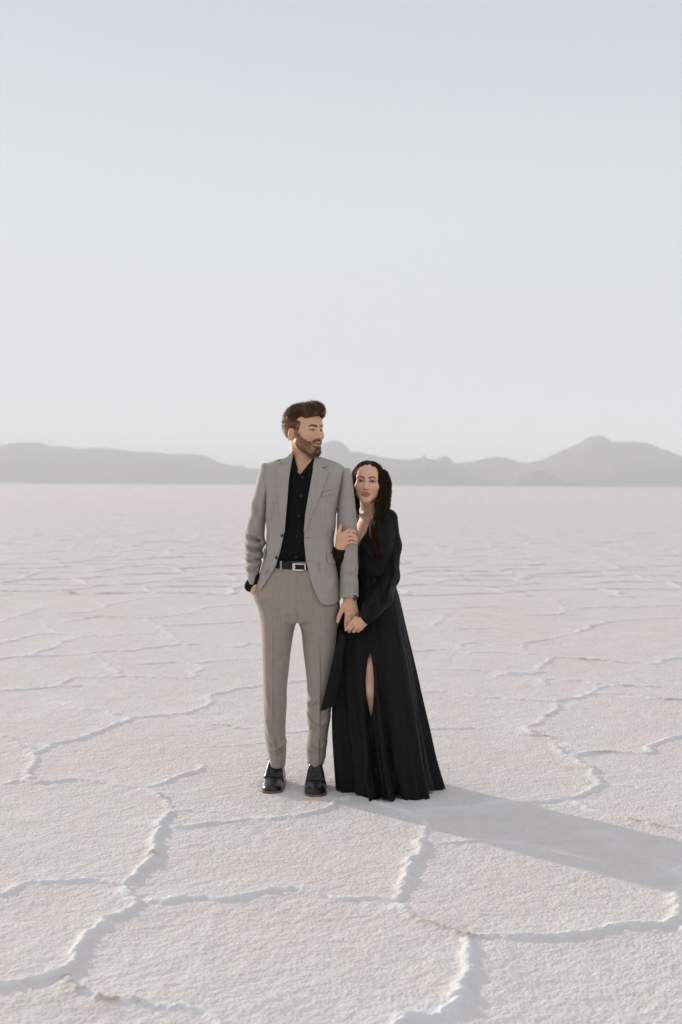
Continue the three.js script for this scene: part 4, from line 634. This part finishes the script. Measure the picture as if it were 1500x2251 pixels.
const dress = new THREE.Group(); dress.name = 'dress'; dress.userData.label = 'long black wrap dress with a thigh slit'; woman.add(dress);
onWoman('bodice', solid(bodiceF, ...box(765, 1095, 880, 1340, -0.25, 0.05), 0.0045), blackCrepe, dress);
const skirtLo = P(730, 1740), skirtHi = P(990, 1262);
onWoman('skirt', solid(skirtF, [skirtLo[0] - 0.06, -0.01, -0.27], [skirtHi[0] + 0.06, skirtHi[1] + 0.02, 0.37], 0.005), blackCrepe, dress);
// sleeves: full, gathered into a cuff
const sleeveFolds = folds([[866, 1180, 872, 1280, .010, .006], [858, 1200, 862, 1290, .010, -.005], [872, 1250, 846, 1335, .010, .008], [860, 1270, 830, 1340, .010, -.007], [848, 1280, 815, 1345, .010, .008], [838, 1300, 806, 1350, .008, -.006], [830, 1290, 800, 1340, .008, .006], [846, 1335, 812, 1362, .008, .006]], 0.08);
const armA = chain(0.03, [[853, 1140, -0.125, 0.049], [860, 1200, -0.12, 0.048], [856, 1268, -0.07, 0.047], [838, 1314, 0.03, 0.052], [818, 1340, 0.10, 0.044], [806, 1355, 0.135, 0.028], [802, 1360, 0.14, 0.0275]]);
onWoman('sleeve', solid((x, y, z) => { const d = armA(x, y, z); return Math.abs(d) < 0.05 ? smax(d - 1.2 * sleeveFolds(x, y), -((x - P(802, 1360, 0.14)[0]) * 0.75 + (y - P(802, 1360, 0.14)[1]) * 0.62) - 0.010, 0.004) : d; }, ...box(780, 1100, 895, 1385, -0.2, 0.2), 0.0042), blackCrepe, dress);
const armB = chain(0.03, [[788, 1168, -0.155, 0.036], [776, 1230, -0.145, 0.040], [764, 1285, -0.10, 0.040], [752, 1252, -0.01, 0.037], [746.5, 1217, 0.055, 0.030], [746, 1209, 0.062, 0.0275]]);
onWoman('sleeve', solid((x, y, z) => smax(armB(x, y, z) - 0.003 * noise(x * 40, y * 18, z * 20), (y - P(745, 1205, 0.06)[1]) - 0.35 * (x - P(745, 1205, 0.06)[0]) * -1 - 0.002, 0.004), ...box(728, 1100, 820, 1330, -0.21, 0.12), 0.0045), blackCrepe, dress);
// sash hanging in front of his leg
const sashPoly = polygon([747,1386, 741,1412, 732,1450, 720,1502, 704,1565, 716,1561, 738,1550, 745,1515, 752,1470, 760,1400], 0.14);
const sashEnd = P(705, 1563, 0.14)[1], sashTop = P(750, 1388, 0.14)[1];
onWoman('sash', solid((x, y, z) => { const t = clamp((y - sashEnd) / (sashTop - sashEnd)), zc = lerp(0.135, 0.125, t) + 0.006 * Math.sin(x * 70 + y * 9) + 0.004 * Math.sin(y * 14); return smax(sashPoly(x, y), Math.abs(z - zc) - 0.0042, 0.003); }, ...box(698, 1380, 766, 1570, 0.08, 0.18), 0.0035), blackCrepe, dress);

// body
const ladyHandA = [], ladyHandB = [];
{
  const A = (k, ...p) => ladyHandA.push(chain(k, p)), B = (k, ...p) => ladyHandB.push(chain(k, p));
  A(0.01, [745.5, 1214, 0.06, 0.021], [747, 1203, 0.07, 0.0205]);                                                           // on his upper arm
  A(0.01, [746, 1202, 0.074, 0.0165], [751.5, 1175, 0.092, 0.0098]); A(0.01, [747.5, 1202, 0.074, 0.0165], [757.5, 1178, 0.097, 0.0098]); A(0.01, [749.5, 1203, 0.074, 0.016], [760.5, 1185, 0.096, 0.0095]); A(0.01, [751, 1204, 0.074, 0.0155], [762, 1193, 0.091, 0.009]);
  A(0.005, [744, 1196, 0.078, 0.014], [744, 1178, 0.086, 0.0098], [747, 1165, 0.086, 0.0085], [748.8, 1155.5, 0.084, 0.0066]);
  A(0.003, [751.5, 1175, 0.092, 0.0096], [768, 1165.5, 0.099, 0.0080], [777, 1168, 0.088, 0.0072], [782.5, 1171.5, 0.072, 0.0060]); A(0.003, [757.5, 1178, 0.097, 0.0096], [772, 1174, 0.100, 0.0081], [780, 1178, 0.088, 0.0072], [785.5, 1182.5, 0.070, 0.0060]);
  A(0.003, [760.5, 1185.5, 0.096, 0.0092], [773, 1183, 0.098, 0.0078], [780.5, 1185, 0.086, 0.0070], [785.5, 1188.5, 0.070, 0.0058]); A(0.003, [762, 1193.5, 0.091, 0.0086], [772, 1191.5, 0.092, 0.0072], [778, 1192, 0.083, 0.0064], [783, 1194, 0.070, 0.0054]);
  B(0.008, [806, 1357, 0.138, 0.022], [797, 1366, 0.142, 0.0200]);                                                           // holding his hand
  B(0.008, [799, 1363, 0.142, 0.0165], [781, 1362, 0.136, 0.0105]); B(0.008, [799, 1366, 0.142, 0.0165], [779, 1372, 0.136, 0.0105]); B(0.008, [800, 1368, 0.142, 0.016], [785, 1379, 0.134, 0.0100]); B(0.008, [801, 1370, 0.140, 0.015], [793, 1382, 0.128, 0.0095]);
  B(0.003, [783, 1359, 0.140, 0.0100], [772, 1370.5, 0.134, 0.0086], [765, 1379.5, 0.122, 0.0076], [760.8, 1385, 0.112, 0.0064]);
  B(0.003, [779, 1372, 0.136, 0.0100], [770, 1383, 0.120, 0.0084], [768, 1388, 0.094, 0.0074], [770, 1384, 0.074, 0.0064]); B(0.003, [785, 1379, 0.134, 0.0096], [779, 1387, 0.116, 0.0082], [777, 1388, 0.090, 0.0072], [777, 1382, 0.074, 0.006]); B(0.003, [793, 1382, 0.128, 0.0090], [788, 1387, 0.110, 0.0076], [786, 1386, 0.088, 0.0066], [785, 1380, 0.074, 0.0056]);
}
const blend = (list, wide, n) => (x, y, z) => { let d = list[0](x, y, z); for (let i = 1; i < list.length; i++) d = smin(d, list[i](x, y, z), i < n ? wide : 0.003); return d; };
const handAF = blend(ladyHandA, 0.008, 6), handBF = blend(ladyHandB, 0.008, 5);
const leg = chain(0.03, [[822, 1380, -0.05, 0.078], [816, 1470, 0.062, 0.060], [815, 1520, 0.114, 0.047], [816, 1560, 0.114, 0.042], [818, 1610, 0.09, 0.040], [820, 1690, 0.10, 0.030], [821, 1735, 0.12, 0.028]]);
const footA = chain(0.02, [[821, 1735, 0.12, 0.028], [822, 1752, 0.22, 0.018], [824, 1757, 0.265, 0.010]]), legB = chain(0.03, [[850, 1380, -0.07, 0.075], [862, 1540, -0.02, 0.05], [870, 1690, 0.0, 0.032], [872, 1725, 0.04, 0.026]]);
const ladySpine = chain(0.05, [[818, 1130, -0.13, 0.045], [822, 1170, -0.13, 0.062], [824, 1260, -0.11, 0.06], [828, 1370, -0.06, 0.085]]), upperA = chain(0.02, [[846, 1146, -0.13, 0.03], [856, 1268, -0.07, 0.03], [806, 1355, 0.135, 0.021]]), upperB = chain(0.02, [[790, 1168, -0.155, 0.026], [776, 1230, -0.145, 0.028], [764, 1285, -0.10, 0.028], [746, 1212, 0.062, 0.02]]);
const ladySkeleton = (x, y, z) => { let d = smin(ladySpine(x, y, z), ladyNeck(x, y, z) + 0.003, 0.03); for (const l of [leg, legB, footA, upperA, upperB]) d = smin(d, l(x, y, z), 0.02); return d; };
const ladyFace = faceColor(ladyHead, false, WOMAN_SKIN), ladyCut = P(810, 1112)[1], lo3 = (h, q) => h.toWorld(0, 0, 0).map((v, i) => v - q[i]), hi3 = (h, q) => h.toWorld(0, 0, 0).map((v, i) => v + q[i]);
const ladyHeadG = solid((x, y, z) => smin(ladyHead.sdf(x, y, z), ladyNeck(x, y, z), 0.016), lo3(ladyHead, [0.11, 0.16, 0.12]), hi3(ladyHead, [0.11, 0.125, 0.12]), 0.0022, ladyFace);
const collarbone = union(0.004, capsule(P(806, 1139, -0.062), 0.007, P(782, 1128, -0.115), 0.007), capsule(P(819, 1139, -0.062), 0.007, P(842, 1126, -0.115), 0.007));
const chestG = solid((x, y, z) => smax(smin(chestF(x, y, z), collarbone(x, y, z), 0.02), P(800, 1204)[1] - y, 0.004), ...box(770, 1098, 850, 1206, -0.24, 0.04), 0.004, flat(WOMAN_SKIN));
const ladyBodyG = solid(ladySkeleton, ...box(730, 1110, 900, 1740, -0.25, 0.30), 0.0085, flat(WOMAN_SKIN));
onWoman('body', mergeGeometries([ladyHeadG, chestG, ladyBodyG, solid(handAF, ...box(738, 1148, 792, 1220, 0.02, 0.13, 0.01), 0.002, handTone(WOMAN_SKIN)), solid(handBF, ...box(754, 1345, 814, 1394, 0.04, 0.18, 0.01), 0.002, handTone(WOMAN_SKIN))]), skinMat);

// hair: centre parting, long loose waves, the right side falling down the front of her shoulder
{
  const part = 0.006, capL = ellipsoid(0, 0.027, -0.018, 0.082, 0.088, 0.103), fallL = ellipsoid(-0.070, -0.030, 0.005, 0.020, 0.085, 0.040), fallR = ellipsoid(0.072, -0.030, 0.005, 0.022, 0.085, 0.042);
  const local = (x, y, z) => {
    let d = capL(x, y, z); const face = Math.hypot((x - 0.001) / (0.064 - 0.014 * sstep(0.0, 0.05, y)), (y + 0.038) / 0.114);       // the face stays free
    d = smax(d, z > 0.0 ? (1 - face) * 0.07 : -1, 0.006); d = smax(d, -0.07 - y, 0.01);
    d = smin(d, smax(smin(fallL(x, y, z), fallR(x, y, z), 0.01), z > 0.0 ? (1 - face) * 0.07 : -1, 0.006), 0.015);
    d += 0.003 * Math.exp(-(((x - part) / 0.003) ** 2)) * (y > 0.05 ? 1 : 0);
    return d - 0.0018 * noise(x * 120 + y * 30, y * 16, z * 90);
  };
  const f = (x, y, z) => local(...ladyHead.toLocal(x, y, z)) * ladyHead.s, tone = () => [0.036, 0.019, 0.0115];
  const g = solid(f, lo3(ladyHead, [0.12, 0.13, 0.14]), hi3(ladyHead, [0.12, 0.135, 0.12]), 0.0026, (x, y, z) => { const q = ladyHead.toLocal(x, y, z), n = 0.85 + 0.3 * noise(q[0] * 100, q[1] * 20, q[2] * 80); return tone().map((v) => v * n); }); g.deleteAttribute('uv');
  const flow = (x, y, z) => { const s = Math.sign(x - part); return y > 0.02 ? [s * 1.0, -0.25 - 2.2 * sstep(0.02, 0.075, Math.abs(x)), -0.25] : [0.1 * s + 0.3 * Math.sin(y * 90 + z * 30), -1, 0.1 * Math.cos(y * 80)]; };
  const cap = combed(ladyHead, f, flow, { points: g.attributes.position.array, count: 2600, steps: 8, length: () => 0.07, lift: 0.003, stray: 0.25, flick: 0.003, r: 0.0008, color: () => [0.050, 0.026, 0.015] });
  const locks = [], cores = [], guide = (n, spread, amp, freq, pts) => {
    cores.push(chain(0.02, pts.map((p, i) => [...p, spread * (i === pts.length - 1 ? 0.25 : 0.62)]))); const c = new THREE.CatmullRomCurve3(pts.map((p) => new THREE.Vector3(...P(...p))));
    for (let k = 0; k < n; k++) {
      const a = rand() * 6.283, r = Math.sqrt(rand()) * spread, ph = 0.5 * (rand() - 0.5), t1 = 0.80 + 0.2 * rand(), out = [], m = 26, am = amp * (0.7 + 0.6 * rand()), cl = Math.floor(rand() * 5), v = 0.65 + 0.7 * rand();
      for (let i = 0; i <= m; i++) { const t = i / m * t1, p = c.getPoint(t), w = Math.sin(t * freq + ph + cl * 0.55) * am * sstep(0.1, 0.45, t), q = Math.cos(t * freq + ph + cl * 0.55) * am * sstep(0.1, 0.45, t), sp = r * (1 - 0.35 * t) * (0.6 + 0.7 * Math.sin(Math.PI * Math.min(1, t + 0.2))); out.push([p.x + Math.cos(a) * sp + w, p.y, p.z + Math.sin(a) * sp + q * 0.8]); }
      locks.push({ pts: out, r: 0.0012, tip: 0.0004, color: [0.042 * v, 0.0215 * v, 0.012 * v] });
    }
  };
  guide(260, 0.023, 0.010, 15, [[842, 1040, -0.100], [850, 1062, -0.080], [846, 1090, -0.050], [838, 1118, -0.015], [830, 1150, 0.005], [828, 1185, 0.012], [832, 1212, 0.012], [830, 1234, 0.012]]);
  guide(220, 0.019, 0.010, 14, [[840, 1050, -0.080], [844, 1080, -0.050], [836, 1108, -0.025], [826, 1138, -0.005], [822, 1168, 0.008], [825, 1200, 0.012], [834, 1222, 0.012]]);
  guide(170, 0.015, 0.011, 16, [[846, 1036, -0.120], [853, 1060, -0.120], [850, 1080, -0.110], [854, 1100, -0.100], [849, 1118, -0.080], [842, 1140, -0.040]]);
  guide(60, 0.008, 0.007, 15, [[848, 1038, -0.100], [855, 1052, -0.100], [851, 1075, -0.100], [856, 1098, -0.100], [851, 1114, -0.090]]);
  guide(120, 0.014, 0.005, 12, [[784, 1040, -0.080], [779, 1062, -0.080], [780, 1088, -0.080], [786, 1112, -0.070], [788, 1132, -0.055]]);
  guide(80, 0.018, 0.006, 12, [[790, 1040, -0.140], [782, 1070, -0.150], [784, 1110, -0.150], [790, 1150, -0.170]]);
  guide(90, 0.02, 0.006, 12, [[838, 1050, -0.160], [842, 1090, -0.180], [846, 1140, -0.200], [848, 1180, -0.220]]);
  for (const pts of [[[879, 1196, -0.1], [882, 1203, -0.1], [887, 1208, -0.1], [893, 1211, -0.1]], [[874, 1234, -0.1], [880, 1237, -0.1], [887, 1238, -0.1]], [[876, 1239, -0.1], [881, 1238, -0.1], [882, 1233, -0.1]], [[835, 1020, -0.1], [848, 1030, -0.1], [857, 1046, -0.1], [858, 1060, -0.1]], [[852, 1070, -0.1], [859, 1082, -0.1], [861, 1096, -0.1]]]) locks.push({ pts: new THREE.CatmullRomCurve3(pts.map((p) => new THREE.Vector3(...P(...p)))).getPoints(12).map((v) => [v.x, v.y, v.z]), r: 0.0007, tip: 0.0004, color: [0.05, 0.026, 0.015] });
  const coreF = (x, y, z) => { let d = 9; for (const c of cores) d = Math.min(d, c(x, y, z)); return d - 0.003 * noise(x * 110, y * 25 + x * 20, z * 110); }, coreG = solid(coreF, ...box(765, 1020, 870, 1245, -0.26, 0.06), 0.004, () => [0.016, 0.009, 0.006]); coreG.deleteAttribute('uv');
  const h = onWoman('hair', mergeGeometries([g, coreG, strands([...cap, ...locks])]), ladyHairMat); h.userData.label = 'long wavy dark brown hair parted in the middle';
}

renderer.render(scene, camera);
